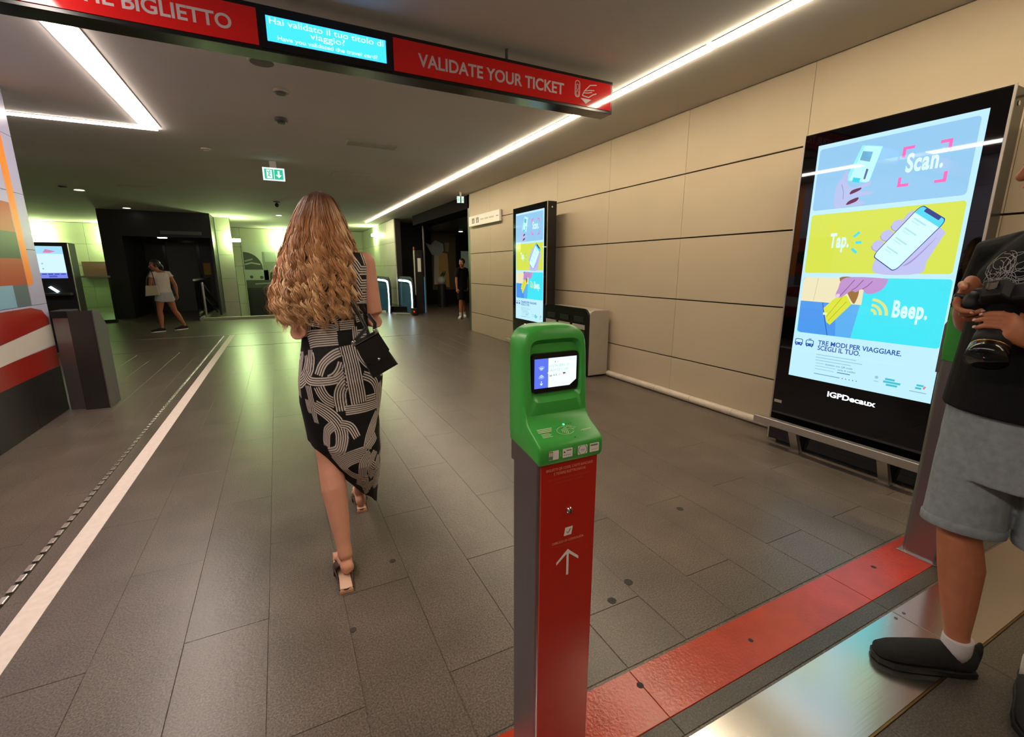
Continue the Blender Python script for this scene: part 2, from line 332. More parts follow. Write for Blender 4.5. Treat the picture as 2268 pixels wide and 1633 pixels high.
box('stair_side_curb', -1.93, -1.85, 14.45, 18.0, -0.002, 0.08, M['alu'], FLOOR, 0.004)
for (x, y, r) in ((1.12, 1.30, 0.019), (1.26, 1.36, 0.02), (2.35, 0.93, 0.011), (1.95, 1.72, 0.02), (1.45, 0.9, 0.009), (0.95, 0.94, 0.012), (0.13, 1.62, 0.013), (0.36, 1.98, 0.014)):   # trodden gum spots
    cyl('gum_spot', (x, y, 0.0011), r, 0.0012, mat('gum', '#2c2723', rough=0.7), FLOOR, seg=9)
# ceiling
CEIL = struct(box('ceiling', -8, 7.5, -3, 21, H, H + 0.2, M['ceiling']))
# right wall: back board + single panels
WR = struct(box('wall_right', 3.772, 4.0, -3, 9.45, 0, H, M['joint']))
ZR = [0.0, 0.415, 1.0375, 1.66, 2.2825, 2.872]; YR = [-1.2, 0.0, 1.2, 2.4, 3.6, 4.8, 6.0, 7.2, 8.4, 9.449]
for j, (a, b) in enumerate(zip(YR, YR[1:])):
    for k, (c, d) in enumerate(zip(ZR, ZR[1:])):
        bm = bmesh.new(); add_box(bm, 3.75, 3.772, a + 0.0014, b - 0.0014, c + (0.006 if k else 0), d - 0.006, 0.0015, 1); bm_obj('panel', bm, M['wall'], WR)
box('corner_profile', 3.744, 4.0, 9.45, 9.462, 0, H, M['alu'], WR)
struct(box('wall_right_return', 3.76, 7.5, 9.465, 9.6, 0, H, M['darkwall']))
KB = tube('baseboard_right', [(3.705, 2.36, 0.034), (3.705, 4.60, 0.034)], 0.036, M['kerb'], seg=16); struct(KB)
for y in (2.75, 3.25, 3.75, 4.3): 
    bm = bmesh.new(); bmesh.ops.create_cone(bm, cap_ends=True, segments=16, radius1=0.0372, radius2=0.0372, depth=0.006); bmesh.ops.transform(bm, matrix=Matrix.Translation((3.705, y, 0.034)) @ Matrix.Rotation(math.pi / 2, 4, 'X'), verts=bm.verts); bm_obj('joint_ring', bm, M['silver'], KB)
# side room behind the opening
struct(box('wall_side_room_back', 3.62, 7.5, 17.2, 17.3, 0, H, M['darkwall'])); struct(box('wall_side_room_right', 7.4, 7.5, 9.6, 17.2, 0, H, M['darkwall']))
LN = struct(box('trim_1', 3.76, 4.3, 9.47, 14.1, 2.60, H, mat('matt_lintel', '#161514', rough=0.95, spec=0.05))); struct(box('ceiling_side_room', 4.3, 7.4, 9.6, 17.2, 2.66, 2.70, M['darkwall']))
# far walls
WB = struct(box('wall_back', -8, 3.5, 21, 21.2, -1.9, H, M['joint']))
def tiles_x(parent, x0, x1, y, zs, nx, m, dy=0.03):
    w = (x1 - x0) / nx
    for i in range(nx):
        for a, b in zip(zs, zs[1:]): box('panel', x0 + w * i + 0.004, x0 + w * (i + 1) - 0.004, y - dy, y, a + 0.004, b - 0.004, m, parent)
tiles_x(WB, -8, 3.42, 21.0, [-1.9, 0, 0.72, 1.44, 2.16, 2.86], 10, M['gwall'])
WF = struct(box('wall_far_right', 3.43, 3.6, 15.0, 20.96, -1.6, H, M['joint']))
for i in range(5):
    for a, b in zip([0, 0.72, 1.44, 2.16], [0.72, 1.44, 2.16, 2.86]): box('panel', 3.40, 3.43, 15.0 + 1.19 * i + 0.004, 15.0 + 1.19 * (i + 1) - 0.004, a + 0.004, b - 0.004, M['gwall'], WF)
struct(box('wall_left', -8.2, -8, -3, 21, 0, H, M['gwall'])); struct(box('wall_rear', -8, 7.5, -3.2, -3.0, 0, H, M['wall']))
# stairwell sides, coloured black to paint in the darkness of the void
struct(box('wall_stairwell_front', -1.85, 2.9, 14.5, 14.599, -1.6, -0.01, M['darkwall'])); struct(box('wall_stairwell_dark', -1.0, 2.9, 20.80, 20.9, -1.6, 0.55, M['darkwall']))
# pale tiled pillar by the stairs
PP = struct(box('pillar_pale', -1.545, -1.165, 17.02, 17.4, -1.6, H, M['joint']))
for a, b in zip([-0.4, 0.32, 1.04, 1.76, 2.48], [0.32, 1.04, 1.76, 2.48, 2.868]): box('panel', -1.55, -1.16, 17.0, 17.02, a + 0.003, b - 0.003, M['gwall'], PP)
# dark portal block (lift lobby)
PB = struct(box('wall_portal_back', -3.9, -1.6, 18.2, 18.4, 0, H, M['darkwall']))
box('door_panel', -3.05, -2.25, 18.17, 18.2, 0, 2.15, mat('portal_door', '#62645f', rough=0.5), PB, 0.004); box('door_frame_left', -3.13, -3.06, 18.15, 18.2, 0, 2.22, M['black'], PB); box('door_frame_right', -2.24, -2.17, 18.15, 18.2, 0, 2.22, M['black'], PB); box('door_frame_top', -3.05, -2.25, 18.15, 18.2, 2.155, 2.22, M['black'], PB)
struct(box('wall_portal_left', -4.05, -3.6, 16.0, 18.2, 0, H, M['darkwall'])); struct(box('wall_portal_right', -1.62, -1.56, 16.0, 18.2, 0, H, M['darkwall'])); struct(box('trim_2', -3.6, -1.62, 16.0, 16.3, 2.20, H, M['darkwall']))
PS = tag(box('portal_sign', -2.75, -1.8, 15.97, 15.999, 2.27, 2.36, mat('dim_sign', '#5d605c', rough=0.4)), 'long narrow grey sign above the dark lift lobby', 'sign')
YN = tag(box('notice', -2.12, -1.93, 18.185, 18.199, 1.15, 1.52, mat('yellow_notice', '#d8a80c', rough=0.5)), 'small yellow notice on the back wall of the dark lift lobby', 'notice')
# dark pillar by the escalator
PD = struct(box('pillar_dark', 3.76, 4.62, 16.3, 16.8, 0, H, M['darkwall']))
for a, b in zip([0, 0.96, 1.92], [0.96, 1.92, 2.868]): box('panel', 3.73, 4.65, 16.27, 16.3, a + 0.003, b - 0.003, M['dkgrey'], PD)

# ================================================================== CEILING LIGHTS
def strip(x0, y0, x1, y1, w, m, parent, drop=0.02):
    d = Vector((x1 - x0, y1 - y0, 0)).normalized(); q = Vector((-d.y, d.x, 0)) * (w / 2)
    pts = [(x0 + q.x, y0 + q.y), (x0 - q.x, y0 - q.y), (x1 - q.x, y1 - q.y), (x1 + q.x, y1 + q.y)]
    prism('diffuser', pts, 'z', H - drop, H - 0.001, m, parent)
    q2 = q * 1.28
    for sgn in (1, -1):
        e = [(x0 + sgn * q.x, y0 + sgn * q.y), (x0 + sgn * q2.x, y0 + sgn * q2.y), (x1 + sgn * q2.x, y1 + sgn * q2.y), (x1 + sgn * q.x, y1 + sgn * q.y)]
        prism('rail', e, 'z', H - 0.006, H - 0.0005, M['white'], parent)
RS = thing('light_strip', 'long warm white ceiling light strip running beside the beige wall', 'ceiling light', (2.84, 5, H))
ys = [-2.5, -1.3, -0.1, 1.1, 2.58, 3.62, 4.95, 6.8, 9.0, 11.2, 13.6, 15.6, 16.8]
ys = [-2.4, -0.6, 1.0, 2.565, 4.25, 6.8, 9.0, 11.15, 13.6, 16.6]
for a, b in zip(ys, ys[1:]): strip(2.84, a + 0.02, 2.84 + 0.0, b - 0.02, 0.062, M['strip_r'], RS)
LS = thing('light_strip', 'neutral white ceiling light strip running towards the camera at left', 'ceiling light', (-1.08, 3, H))
for a, b in zip([-2.4, 0.4, 3.2], [0.4, 3.2, 6.64]): strip(-1.08, a + 0.01, -1.08, b - 0.01, 0.15, M['strip_l'], LS)
LC = thing('light_strip', 'white ceiling light strip crossing above the mural pillar at left', 'ceiling light', (-3, 6.69, H))
strip(-5.6, 6.69, -1.03, 6.69, 0.062, M['strip_l'], LC)
def downlight(x, y, label, r=0.075):
    t = thing('downlight', label, 'ceiling light', (x, y, H)); 
    bm = bmesh.new(); bmesh.ops.create_cone(bm, cap_ends=False, segments=24, radius1=r * 1.25, radius2=r, depth=0.012); bmesh.ops.transform(bm, matrix=Matrix.Translation((x, y, H - 0.007)), verts=bm.verts); bm_obj('ring', bm, M['white'], t)
    cyl('lens', (x, y, H - 0.005), r, 0.006, M['down'], t)
downlight(-3.33, 12.4, 'round downlight in the dim ceiling, nearer the mural pillar'); downlight(-3.29, 15.5, 'round downlight in the dim ceiling in front of the lift lobby'); downlight(0.21, 15.6, 'round downlight in the ceiling left of the woman\'s head')
t = thing('downlight', 'small oval downlight inside the dark lift lobby', 'ceiling light', (-2.75, 16.15, 2.2)); cyl('lens', (-2.75, 16.15, 2.180), 0.11, 0.02, M['down'], t); cyl('ring', (-2.75, 16.15, 2.195), 0.13, 0.009, M['grey'], t)
t = thing('downlight', 'tiny downlight inside the dark side room', 'ceiling light', (6.1, 16.3, 2.65)); cyl('lens', (6.1, 16.3, 2.652), 0.07, 0.014, M['down'], t); cyl('ring', (6.1, 16.3, 2.657), 0.085, 0.006, M['white'], t)
def walllamp(x, y, z, lab, axis='y'):
    t = thing('wall_lamp', lab, 'wall lamp', (x, y, z))
    if axis == 'y': box('bulb', x - 0.13, x + 0.13, y - 0.10, y - 0.02, z - 0.045, z + 0.045, M['lamp_g'], t, 0.02, smooth=True); box('bracket', x - 0.05, x + 0.05, y - 0.02, y + 0.17, z - 0.03, z + 0.03, M['grey'], t)
    else: box('bulb', x - 0.10, x - 0.02, y - 0.13, y + 0.13, z - 0.045, z + 0.045, M['lamp_g'], t, 0.02, smooth=True); box('bracket', x - 0.02, x + 0.02, y - 0.05, y + 0.05, z - 0.03, z + 0.03, M['grey'], t)
walllamp(-6.85, 20.8, 2.40, 'glaring greenish wall lamp above the ticket machine'); walllamp(-5.0, 20.8, 2.41, 'glaring greenish wall lamp left of the lift lobby'); walllamp(-1.04, 16.98, 2.20, 'glaring greenish lamp on the pale pillar over the black and white mural')
walllamp(0.30, 20.8, 2.45, 'greenish wall lamp partly behind the hair of the woman'); walllamp(3.36, 18.0, 2.55, 'greenish wall lamp on the pale wall above the escalator', 'x')
# ================================================================== CEILING FITTINGS
t = thing('exit_sign', 'green emergency exit sign hanging in the middle of the ceiling', 'exit sign', (0.1, 7.9, 2.7))
box('housing', -0.046, 0.24, 7.9, 7.925, 2.602, 2.778, M['white'], t, 0.004); box('hanger', 0.05, 0.14, 7.9, 7.925, 2.778, H - 0.001, M['white'], t)
F = Flat(0.0008); g = scr('35c79a', 1.0); wht = scr('e8fff4', 1.2)
F.rect(0, 0.286, 0, 0.176, wht, 0); F.rect(0.022, 0.142, 0.02, 0.156, g, 1); F.rect(0.150, 0.264, 0.02, 0.156, g, 1)
F.rect(0.05, 0.12, 0.03, 0.146, wht, 2); F.stroke([(0.062, 0.125), (0.085, 0.105), (0.078, 0.075), (0.098, 0.05)], 0.014, g, 3); F.stroke([(0.085, 0.105), (0.105, 0.098)], 0.01, g, 3); F.disc(0.092, 0.126, 0.01, g, 3); F.stroke([(0.078, 0.075), (0.06, 0.06)], 0.01, g, 3)
F.poly([(0.207, 0.038), (0.247, 0.085), (0.220, 0.078), (0.220, 0.138), (0.194, 0.138), (0.194, 0.078), (0.167, 0.085)], wht, 2)
F.build('print', frame((-0.046, 7.8985, 2.602), (1, 0, 0), (0, 0, 1), (0, -1, 0)), t)
t = thing('exit_sign', 'small exit sign of two angled panels at the side room corner', 'exit sign', (3.62, 9.3, 2.75))
for nm, x0, x1, yy, a in (('panel', 3.42, 3.49, 9.3, 0), ('panel', 3.505, 3.56, 9.28, 0)):
    b = box(nm, x0, x1, yy, yy + 0.012, 2.66, 2.79, M['white'], t); F = Flat(0.0008); F.rect(0.004, x1 - x0 - 0.004, 0.004, 0.126, scr('d8fff4', 1.1), 0); F.poly([(0.02, 0.06), (0.045, 0.06), (0.033, 0.03)], g, 1); F.rect(0.028, 0.037, 0.05, 0.1, g, 1)
    F.build('print', frame((x0, yy - 0.001, 2.66), (1, 0, 0), (0, 0, 1), (0, -1, 0)), b)
box('hanger', 3.48, 3.51, 9.285, 9.31, 2.79, H - 0.001, M['white'], t)
t = thing('air_vent', 'slotted white air vent in the ceiling right of the exit sign', 'air vent', (1.22, 6.35, H))
box('frame_left', 0.90, 0.925, 6.25, 6.46, H - 0.008, H - 0.0005, M['ceiling'], t); box('frame_right', 1.52, 1.545, 6.25, 6.46, H - 0.008, H - 0.0005, M['ceiling'], t)
for k in range(6): box('slat', 0.925, 1.52, 6.255 + 0.036 * k, 6.275 + 0.036 * k, H - 0.010, H - 0.0005, M['silver'], t)
def disc_thing(nm, x, y, r, h, lab, cat, m, m2):
    t = thing(nm, lab, cat, (x, y, H)); cyl('base', (x, y, H - h * 0.3), r, h * 0.59, m, t, smooth=False); cyl('cap', (x, y, H - h * 0.8), r * 0.62, h * 0.4, m2, t, r2=r * 0.8)
disc_thing('smoke_detector', 0.19, 5.69, 0.06, 0.05, 'smoke detector in the ceiling left of the slotted vent', 'smoke detector', M['grey'], M['dkgrey'])
disc_thing('smoke_detector', 0.18, 4.84, 0.06, 0.035, 'smoke detector in the ceiling just behind the red beam', 'smoke detector', M['silver'], M['grey'])
disc_thing('smoke_detector', -0.67, 7.5, 0.055, 0.02, 'flat round cover in the ceiling left of the exit sign', 'ceiling cover', M['ceiling'], M['silver'])
disc_thing('smoke_detector', -3.45, 12.0, 0.07, 0.03, 'dark round sprinkler cover left of the first downlight', 'ceiling cover', M['grey'], M['dkgrey'])
t = thing('ceiling_speaker', 'round ceiling speaker grille behind the blue screen', 'speaker', (0.05, 4.27, H)); cyl('rim', (0.05, 4.27, H - 0.004), 0.095, 0.007, M['ceiling'], t, seg=36); cyl('grille', (0.05, 4.27, H - 0.007), 0.082, 0.006, mat('speaker_grille', '#6c6861', rough=0.7), t, seg=36)
t = thing('access_hatch', 'flush square access hatch in the ceiling behind the slotted vent', 'hatch', (1.25, 8.5, H))
box('hatch_frame', 0.95, 1.55, 8.3, 8.75, H - 0.004, H - 0.0003, M['silver'], t); box('hatch_door', 0.965, 1.535, 8.315, 8.735, H - 0.006, H - 0.0042, M['ceiling'], t)
t = thing('access_hatch', 'flush square access hatch in the ceiling before the lift lobby', 'hatch', (-2.2, 11.5, H)); box('hatch_frame', -2.5, -1.9, 11.35, 11.75, H - 0.004, H - 0.0003, M['silver'], t); box('hatch_door', -2.48, -1.92, 11.37, 11.73, H - 0.006, H - 0.0042, M['ceiling'], t)
t = thing('security_camera', 'small dark dome camera on the ceiling behind the exit sign', 'camera', (0.15, 12.5, H)); cyl('base', (0.15, 12.5, H - 0.012), 0.07, 0.023, M['grey'], t); cyl('stem', (0.15, 12.5, H - 0.04), 0.02, 0.04, M['grey'], t); bm = bmesh.new(); add_ball(bm, (0.15, 12.5, H - 0.08), 0.045); bm_obj('dome', bm, M['black'], t, True)

# ================================================================== RED SIGN BEAM WITH SCREEN
t = thing('sign_beam', 'long red overhead sign beam with a blue screen in its middle', 'sign', (0, 3.25, 2.66))
YB = 3.2
box('housing', -3.4, 2.490, YB, YB + 0.14, 2.548, 2.778, M['black'], t, 0.003)
for x in (-2.4, -0.4, 1.6): cyl('hanger', (x, YB + 0.07, 2.824), 0.012, 0.09, M['grey'], t, seg=12)
box('red_panel', -1.9, 0.034, YB - 0.006, YB - 0.0005, 2.569, 2.752, M['sign_red'], t, 0.001); box('red_panel', 0.779, 2.472, YB - 0.006, YB - 0.0005, 2.569, 2.756, M['sign_red'], t, 0.001)
box('screen_bezel', 0.045, 0.768, YB - 0.004, YB - 0.0005, 2.56, 2.765, M['black'], t, 0.001)
F = Flat(0.0006); L_ = M['letter']
F.text('IL BIGLIETTO', -0.66, 2.622, 0.098, L_, 0, bold=0.022, width=0.57); F.text('CONVALIDA', -1.22, 2.622, 0.098, L_, 0, bold=0.022, width=0.53)
F.text('VALIDATE YOUR TICKET', 0.935, 2.622, 0.105, L_, 0, bold=0.022, width=1.10)
F.stroke(rr(2.135, 2.175, 2.625, 2.735, 0.018), 0.006, L_, 0, True); F.stroke(rr(2.145, 2.165, 2.675, 2.71, 0.006), 0.004, L_, 0, True); F.stroke(rr(2.145, 2.165, 2.635, 2.665, 0.004), 0.004, L_, 0, True)
F.stroke([(2.20, 2.64), (2.22, 2.675), (2.27, 2.72), (2.33, 2.73)], 0.007, L_, 0); F.stroke([(2.20, 2.64), (2.26, 2.635), (2.30, 2.66), (2.33, 2.67)], 0.007, L_, 0); F.stroke([(2.22, 2.675), (2.27, 2.685), (2.31, 2.69)], 0.006, L_, 0); F.stroke([(2.215, 2.66), (2.255, 2.665), (2.29, 2.675)], 0.006, L_, 0)
F.poly([(2.185, 2.622), (2.285, 2.622), (2.235, 2.588)], L_, 0)
F.build('print', frame((0, YB - 0.0065, 0), (1, 0, 0), (0, 0, 1), (0, -1, 0)), t)
F = Flat(0.0006); cy = scr('2fa8ff', 2.3); tx = scr('b8e6ff', 2.0)
F.rect(0.078, 0.734, 2.601, 2.728, cy, 0)
F.text('Hai validato il tuo titolo di', 0.094, 2.690, 0.046, tx, 1, width=0.625, bold=0.004); F.text('viaggio?', 0.302, 2.652, 0.046, tx, 1, width=0.19, bold=0.004); F.text('Have you validated the travel card?', 0.13, 2.614, 0.03, tx, 1, width=0.55, bold=0.012)
F.build('screen', frame((0, YB - 0.0046, 0), (1, 0, 0), (0, 0, 1), (0, -1, 0)), t)
# ================================================================== ADVERTISING DISPLAYS
def bez(pts, n=6):           # smooth closed outline through points (Catmull-Rom)
    out = []; N = len(pts)
    for i in range(N):
        p0, p1, p2, p3 = (Vector(pts[(i + k - 1) % N]) for k in range(4))
        for j in range(n):
            u = j / n; out.append(0.5 * ((2 * p1) + (p2 - p0) * u + (2 * p0 - 5 * p1 + 4 * p2 - p3) * u * u + (3 * p1 - p0 - 3 * p2 + p3) * u ** 3))
    return [(q.x, q.y) for q in out]
def advert():
    """the poster on the screen, in metres from the lower left corner: .87 x 1.614"""
    F = Flat(0.0003); Wd, Ht = 0.87, 1.614
    def U(p): return (p[0] * Wd, p[1] * Ht)
    def P(pts, m, l): F.poly([U(p) for p in pts], m, l)
    E_ = 1.0
    bg = scr('c3f1ff', E_); F.rect(0, Wd, 0, Ht, bg, 0)
    b1 = scr('98cdf3', E_); y2 = scr('dae650', E_); c3 = scr('45e8f8', E_); w = scr('d8fbff', 1.05)
    F.rect(0.018 * Wd, 0.968 * Wd, 0.735 * Ht, 0.983 * Ht, b1, 1, 0.018)
    F.rect(0.020 * Wd, 0.978 * Wd, 0.471 * Ht, 0.717 * Ht, y2, 1, 0.018)
    F.rect(0.022 * Wd, 0.988 * Wd, 0.205 * Ht, 0.453 * Ht, c3, 1, 0.018)
    # hand with paper ticket
    sk = scr('b9c6f0', E_); sk2 = scr('9a8fd0', E_); dk = scr('7a2f5a', 0.7)
    P([(0.236, 0.842), (0.32, 0.967), (0.455, 0.948), (0.40, 0.819)], scr('9af4ff', E_), 2); P([(0.262, 0.842), (0.337, 0.962), (0.452, 0.946), (0.398, 0.822)], scr('c4fbff', E_), 3)
    P([(0.33, 0.944), (0.397, 0.934), (0.385, 0.899), (0.317, 0.912)], scr('6fb3d6', E_), 4); P([(0.37, 0.875), (0.385, 0.872), (0.372, 0.835), (0.36, 0.838)], scr('6a6fb0', 0.9), 4)
    P([(0.29, 0.85), (0.34, 0.842), (0.335, 0.826), (0.285, 0.834)], scr('37d9ee', E_), 4)
    P(bez([(0.236, 0.880), (0.205, 0.85), (0.178, 0.825), (0.182, 0.742), (0.26, 0.738), (0.36, 0.739), (0.40, 0.746), (0.36, 0.756), (0.345, 0.772), (0.42, 0.776), (0.437, 0.784), (0.36, 0.792), (0.34, 0.800), (0.41, 0.812), (0.40, 0.826), (0.31, 0.808), (0.262, 0.826), (0.252, 0.862)], 4), sk, 5)
    P(bez([(0.285, 0.760), (0.345, 0.770), (0.335, 0.755), (0.27, 0.745)], 4), dk, 6); P(bez([(0.295, 0.800), (0.355, 0.806), (0.345, 0.796), (0.285, 0.785)], 4), dk, 6)
    F.stroke([U((0.215, 0.83)), U((0.235, 0.80)), U((0.24, 0.77))], 0.004, sk2, 6)
    pk = scr('ff6fc0', E_)
    for a, b, c in (((0.592, 0.892), (0.592, 0.924), (0.648, 0.924)), ((0.787, 0.923), (0.840, 0.923), (0.840, 0.892)), ((0.592, 0.823), (0.592, 0.794), (0.648, 0.794)), ((0.790, 0.792), (0.843, 0.792), (0.843, 0.822))):
        F.stroke([U(a), U(b)], 0.016, pk, 3); F.stroke([(U(b)[0] - (0.008 if c[0] > b[0] and abs(c[1] - b[1]) < .01 else -0.008 if abs(c[1] - b[1]) < .01 else 0), U(b)[1]), U(c)], 0.016, pk, 3)
        F.stroke([(U(b)[0] - 0.008, U(b)[1]), (U(b)[0] + 0.008, U(b)[1])], 0.016, pk, 3)
    F.text('Scan.', U((0.615, 0))[0], U((0, 0.840))[1], 0.142, w, 3, bold=0.034, spacing=1.1, width=0.205 * Wd)
    # phone in hand
    sf = scr('c2c4f2', E_); sf2 = scr('a79ad8', E_)
    P(bez([(0.70, 0.70), (0.885, 0.625), (0.890, 0.60), (0.865, 0.565), (0.83, 0.515), (0.80, 0.472), (0.54, 0.472), (0.525, 0.53), (0.62, 0.62)], 4), sf, 2)
    for (x, y) in ((0.628, 0.650), (0.572, 0.615), (0.525, 0.578)): F.disc(x * Wd, y * Ht, 0.034, sf, 3); F.arc(x * Wd, y * Ht, 0.034, 180, 330, 0.004, sf2, 4)
    P(bez([(0.86, 0.60), (0.80, 0.55), (0.74, 0.51), (0.70, 0.50), (0.76, 0.53)], 4), sf2, 3)
    a = Vector(U((0.745, 0.719))); b = Vector(U((0.9, 0.657))); c = Vector(U((0.656, 0.472))); d = Vector(U((0.499, 0.538)))
    ex = (b - a); ey = (a - d); 
    def ph(u, v): q = d + ex * u + ey * v; return (q.x, q.y)
    def phr(x0, x1, y0, y1, r, m, l): F.poly([ph(*q) for q in rr(x0, x1, y0, y1, r)], m, l)
    phr(0, 1, 0, 1, 0.12, scr('2f49a8', 0.9), 5); phr(0.025, 0.975, 0.015, 0.985, 0.11, scr('d3fbff', 1.05), 6)
    F.poly([ph(*q) for q in rr(0.025, 0.975, 0.86, 0.985, [0.0, 0.0, 0.1, 0.1])], scr('55dcf5', E_), 7); phr(0.22, 0.80, 0.935, 0.988, 0.02, scr('35418f', 0.9), 8)
    for v in (0.80, 0.62, 0.44, 0.26):
        F.poly([ph(0.15, v), ph(0.62, v), ph(0.62, v - 0.022), ph(0.15, v - 0.022)], scr('aee6f0', E_), 7); F.poly([ph(0.15, v - 0.05), ph(0.45, v - 0.05), ph(0.45, v - 0.065), ph(0.15, v - 0.065)], scr('bdeef5', E_), 7)
    F.text('Tap.', U((0.188, 0))[0], U((0, 0.578))[1], 0.130, w, 3, bold=0.034, spacing=1.1, width=0.14 * Wd)
    for p, q in (((0.355, 0.616), (0.392, 0.634)), ((0.373, 0.593), (0.414, 0.594)), ((0.353, 0.570), (0.391, 0.552))): F.stroke([U(p), U(q)], 0.016, scr('4ae0f0', E_), 3)
    # hand pulling a card from a pocket
    P(rr(0.022, 0.48, 0.345, 0.453, [0, 0, 0.0, 0.02]), scr('f2e9c0', E_), 2); P([(0.022, 0.348), (0.471, 0.343), (0.455, 0.28), (0.441, 0.206), (0.05, 0.206), (0.026, 0.215)], scr('4f9bf0', E_), 3)
    P([(0.30, 0.347), (0.471, 0.343), (0.441, 0.206), (0.33, 0.206)], scr('5fb2f4', E_), 4); F.stroke([U((0.20, 0.345)), U((0.235, 0.27)), U((0.27, 0.206))], 0.006, scr('2f6fc8', 0.9), 5); F.stroke([U((0.14, 0.45)), U((0.125, 0.35))], 0.003, scr('d2c79a', 0.9), 5)
    P(bez([(0.30, 0.452), (0.36, 0.40), (0.42, 0.35), (0.44, 0.36), (0.45, 0.40), (0.42, 0.45)], 4), scr('b98a4a', 0.7), 5)
    P([(0.302, 0.374), (0.369, 0.380), (0.412, 0.345), (0.279, 0.252), (0.250, 0.262), (0.213, 0.322)], scr('dfe63f', E_), 6); F.stroke([U((0.34, 0.372)), U((0.245, 0.285))], 0.003, scr('b0b020', 0.9), 7); F.stroke([U((0.375, 0.355)), U((0.262, 0.268))], 0.003, scr('b0b020', 0.9), 7); F.rect(0.215 * Wd, 0.245 * Wd, 0.293 * Ht, 0.303 * Ht, scr('e8f8d0', E_), 7)
    h3 = scr('c79ad6', 0.95); h3d = scr('8d4f9a', 0.8)
    P(bez([(0.345, 0.4525), (0.60, 0.4525), (0.625, 0.440), (0.60, 0.41), (0.55, 0.393), (0.50, 0.391), (0.47, 0.408), (0.43, 0.395), (0.40, 0.40), (0.37, 0.388), (0.325, 0.370), (0.29, 0.376), (0.30, 0.405)], 4), h3, 8)
    F.stroke([U((0.41, 0.445)), U((0.36, 0.405)), U((0.32, 0.375))], 0.004, h3d, 9); F.stroke([U((0.47, 0.445)), U((0.43, 0.415)), U((0.40, 0.402))], 0.004, h3d, 9); F.stroke([U((0.53, 0.44)), U((0.50, 0.42)), U((0.47, 0.408))], 0.004, h3d, 9); P(bez([(0.285, 0.378), (0.312, 0.386), (0.322, 0.376), (0.30, 0.368)], 4), scr('e8d0f0', E_), 9)
    ye = scr('e2e88a', E_)
    for r in (0.045, 0.092, 0.145): F.arc(0.555 * Wd - 0.005, 0.31 * Ht, r * 0.62, 0, 90, 0.017, ye, 3, sy=1.05)
    F.text('Beep.', U((0.685, 0))[0], U((0, 0.308))[1], 0.142, w, 3, bold=0.034, spacing=1.1, width=0.205 * Wd)
    nb = scr('2f55b8', 0.85)
    for x0, kind in ((0.022, 0), (0.112, 1)):      # bus and tram pictograms
        x = x0 * Wd; y = 0.146 * Ht; ww = 0.052
        F.stroke(rr(x, x + ww, y + 0.004, y + 0.046, 0.010), 0.005, nb, 2, True); F.rect(x, x + ww, y + 0.006, y + 0.022, nb, 3); F.disc(x + 0.012, y + 0.013, 0.004, bg, 4); F.disc(x + ww - 0.012, y + 0.013, 0.004, bg, 4); F.rect(x + 0.004, x + 0.012, y - 0.003, y + 0.006, nb, 3); F.rect(x + ww - 0.012, x + ww - 0.004, y - 0.003, y + 0.006, nb, 3)
        if kind: F.stroke([(x + 0.015, y + 0.055), (x + ww - 0.015, y + 0.055)], 0.004, nb, 3); F.stroke([(x + ww / 2, y + 0.046), (x + ww / 2, y + 0.055)], 0.004, nb, 3)
    F.text('TRE MODI PER VIAGGIARE.', 0.209 * Wd, 0.160 * Ht, 0.045, nb, 2, bold=0.018, width=0.577 * Wd); F.text('SCEGLI IL TUO.', 0.211 * Wd, 0.137 * Ht, 0.045, nb, 2, bold=0.018, width=0.315 * Wd)
    gl = scr('9fc9dc', 0.95)
    for k, wd in enumerate((0.30, 0.345, 0.27, 0.0, 0.0, 0.0)):
        y = (0.116 - 0.0125 * k) * Ht
        if wd: F.stroke([(0.207 * Wd, y), ((0.207 + wd) * Wd, y)], 0.005, gl, 2)
    F.text('biglietto con QR code', 0.29 * Wd, 0.0745 * Ht, 0.017, scr('5f93b8', 0.9), 2, bold=0.01, width=0.20 * Wd); F.text('carta di credito', 0.385 * Wd, 0.061 * Ht, 0.017, scr('5f93b8', 0.9), 2, bold=0.01, width=0.13 * Wd)
    for x0, x1, y in ((0.212, 0.28, 0.078), (0.212, 0.37, 0.065), (0.212, 0.36, 0.052)): F.stroke([(x0 * Wd, y * Ht), (x1 * Wd, y * Ht)], 0.004, gl, 2)
    F.stroke([(0.385 * Wd, 0.052 * Ht), (0.48 * Wd, 0.052 * Ht)], 0.007, scr('6f9fc0', 0.9), 2); F.stroke([(0.21 * Wd, 0.030 * Ht), (0.41 * Wd, 0.030 * Ht)], 0.006, scr('7fb0d0', 0.9), 2)
    for x in (0.43, 0.455, 0.48, 0.505, 0.53): F.disc(x * Wd, 0.030 * Ht, 0.004, scr('5f8fb8', 0.9), 2, 8)
    tc_ = scr('46c8d8', 0.95)
    F.disc(0.659 * Wd, 0.062 * Ht, 0.010, scr('9ad4e4', 0.9), 2); F.stroke([(0.645 * Wd, 0.046 * Ht), (0.675 * Wd, 0.046 * Ht)], 0.006, scr('a8dcea', 0.9), 2)
    F.stroke([(0.715 * Wd, 0.062 * Ht), (0.775 * Wd, 0.062 * Ht)], 0.013, tc_, 2); F.stroke([(0.705 * Wd, 0.051 * Ht), (0.812 * Wd, 0.051 * Ht)], 0.013, tc_, 2); F.stroke([(0.725 * Wd, 0.040 * Ht), (0.795 * Wd, 0.040 * Ht)], 0.013, tc_, 2)
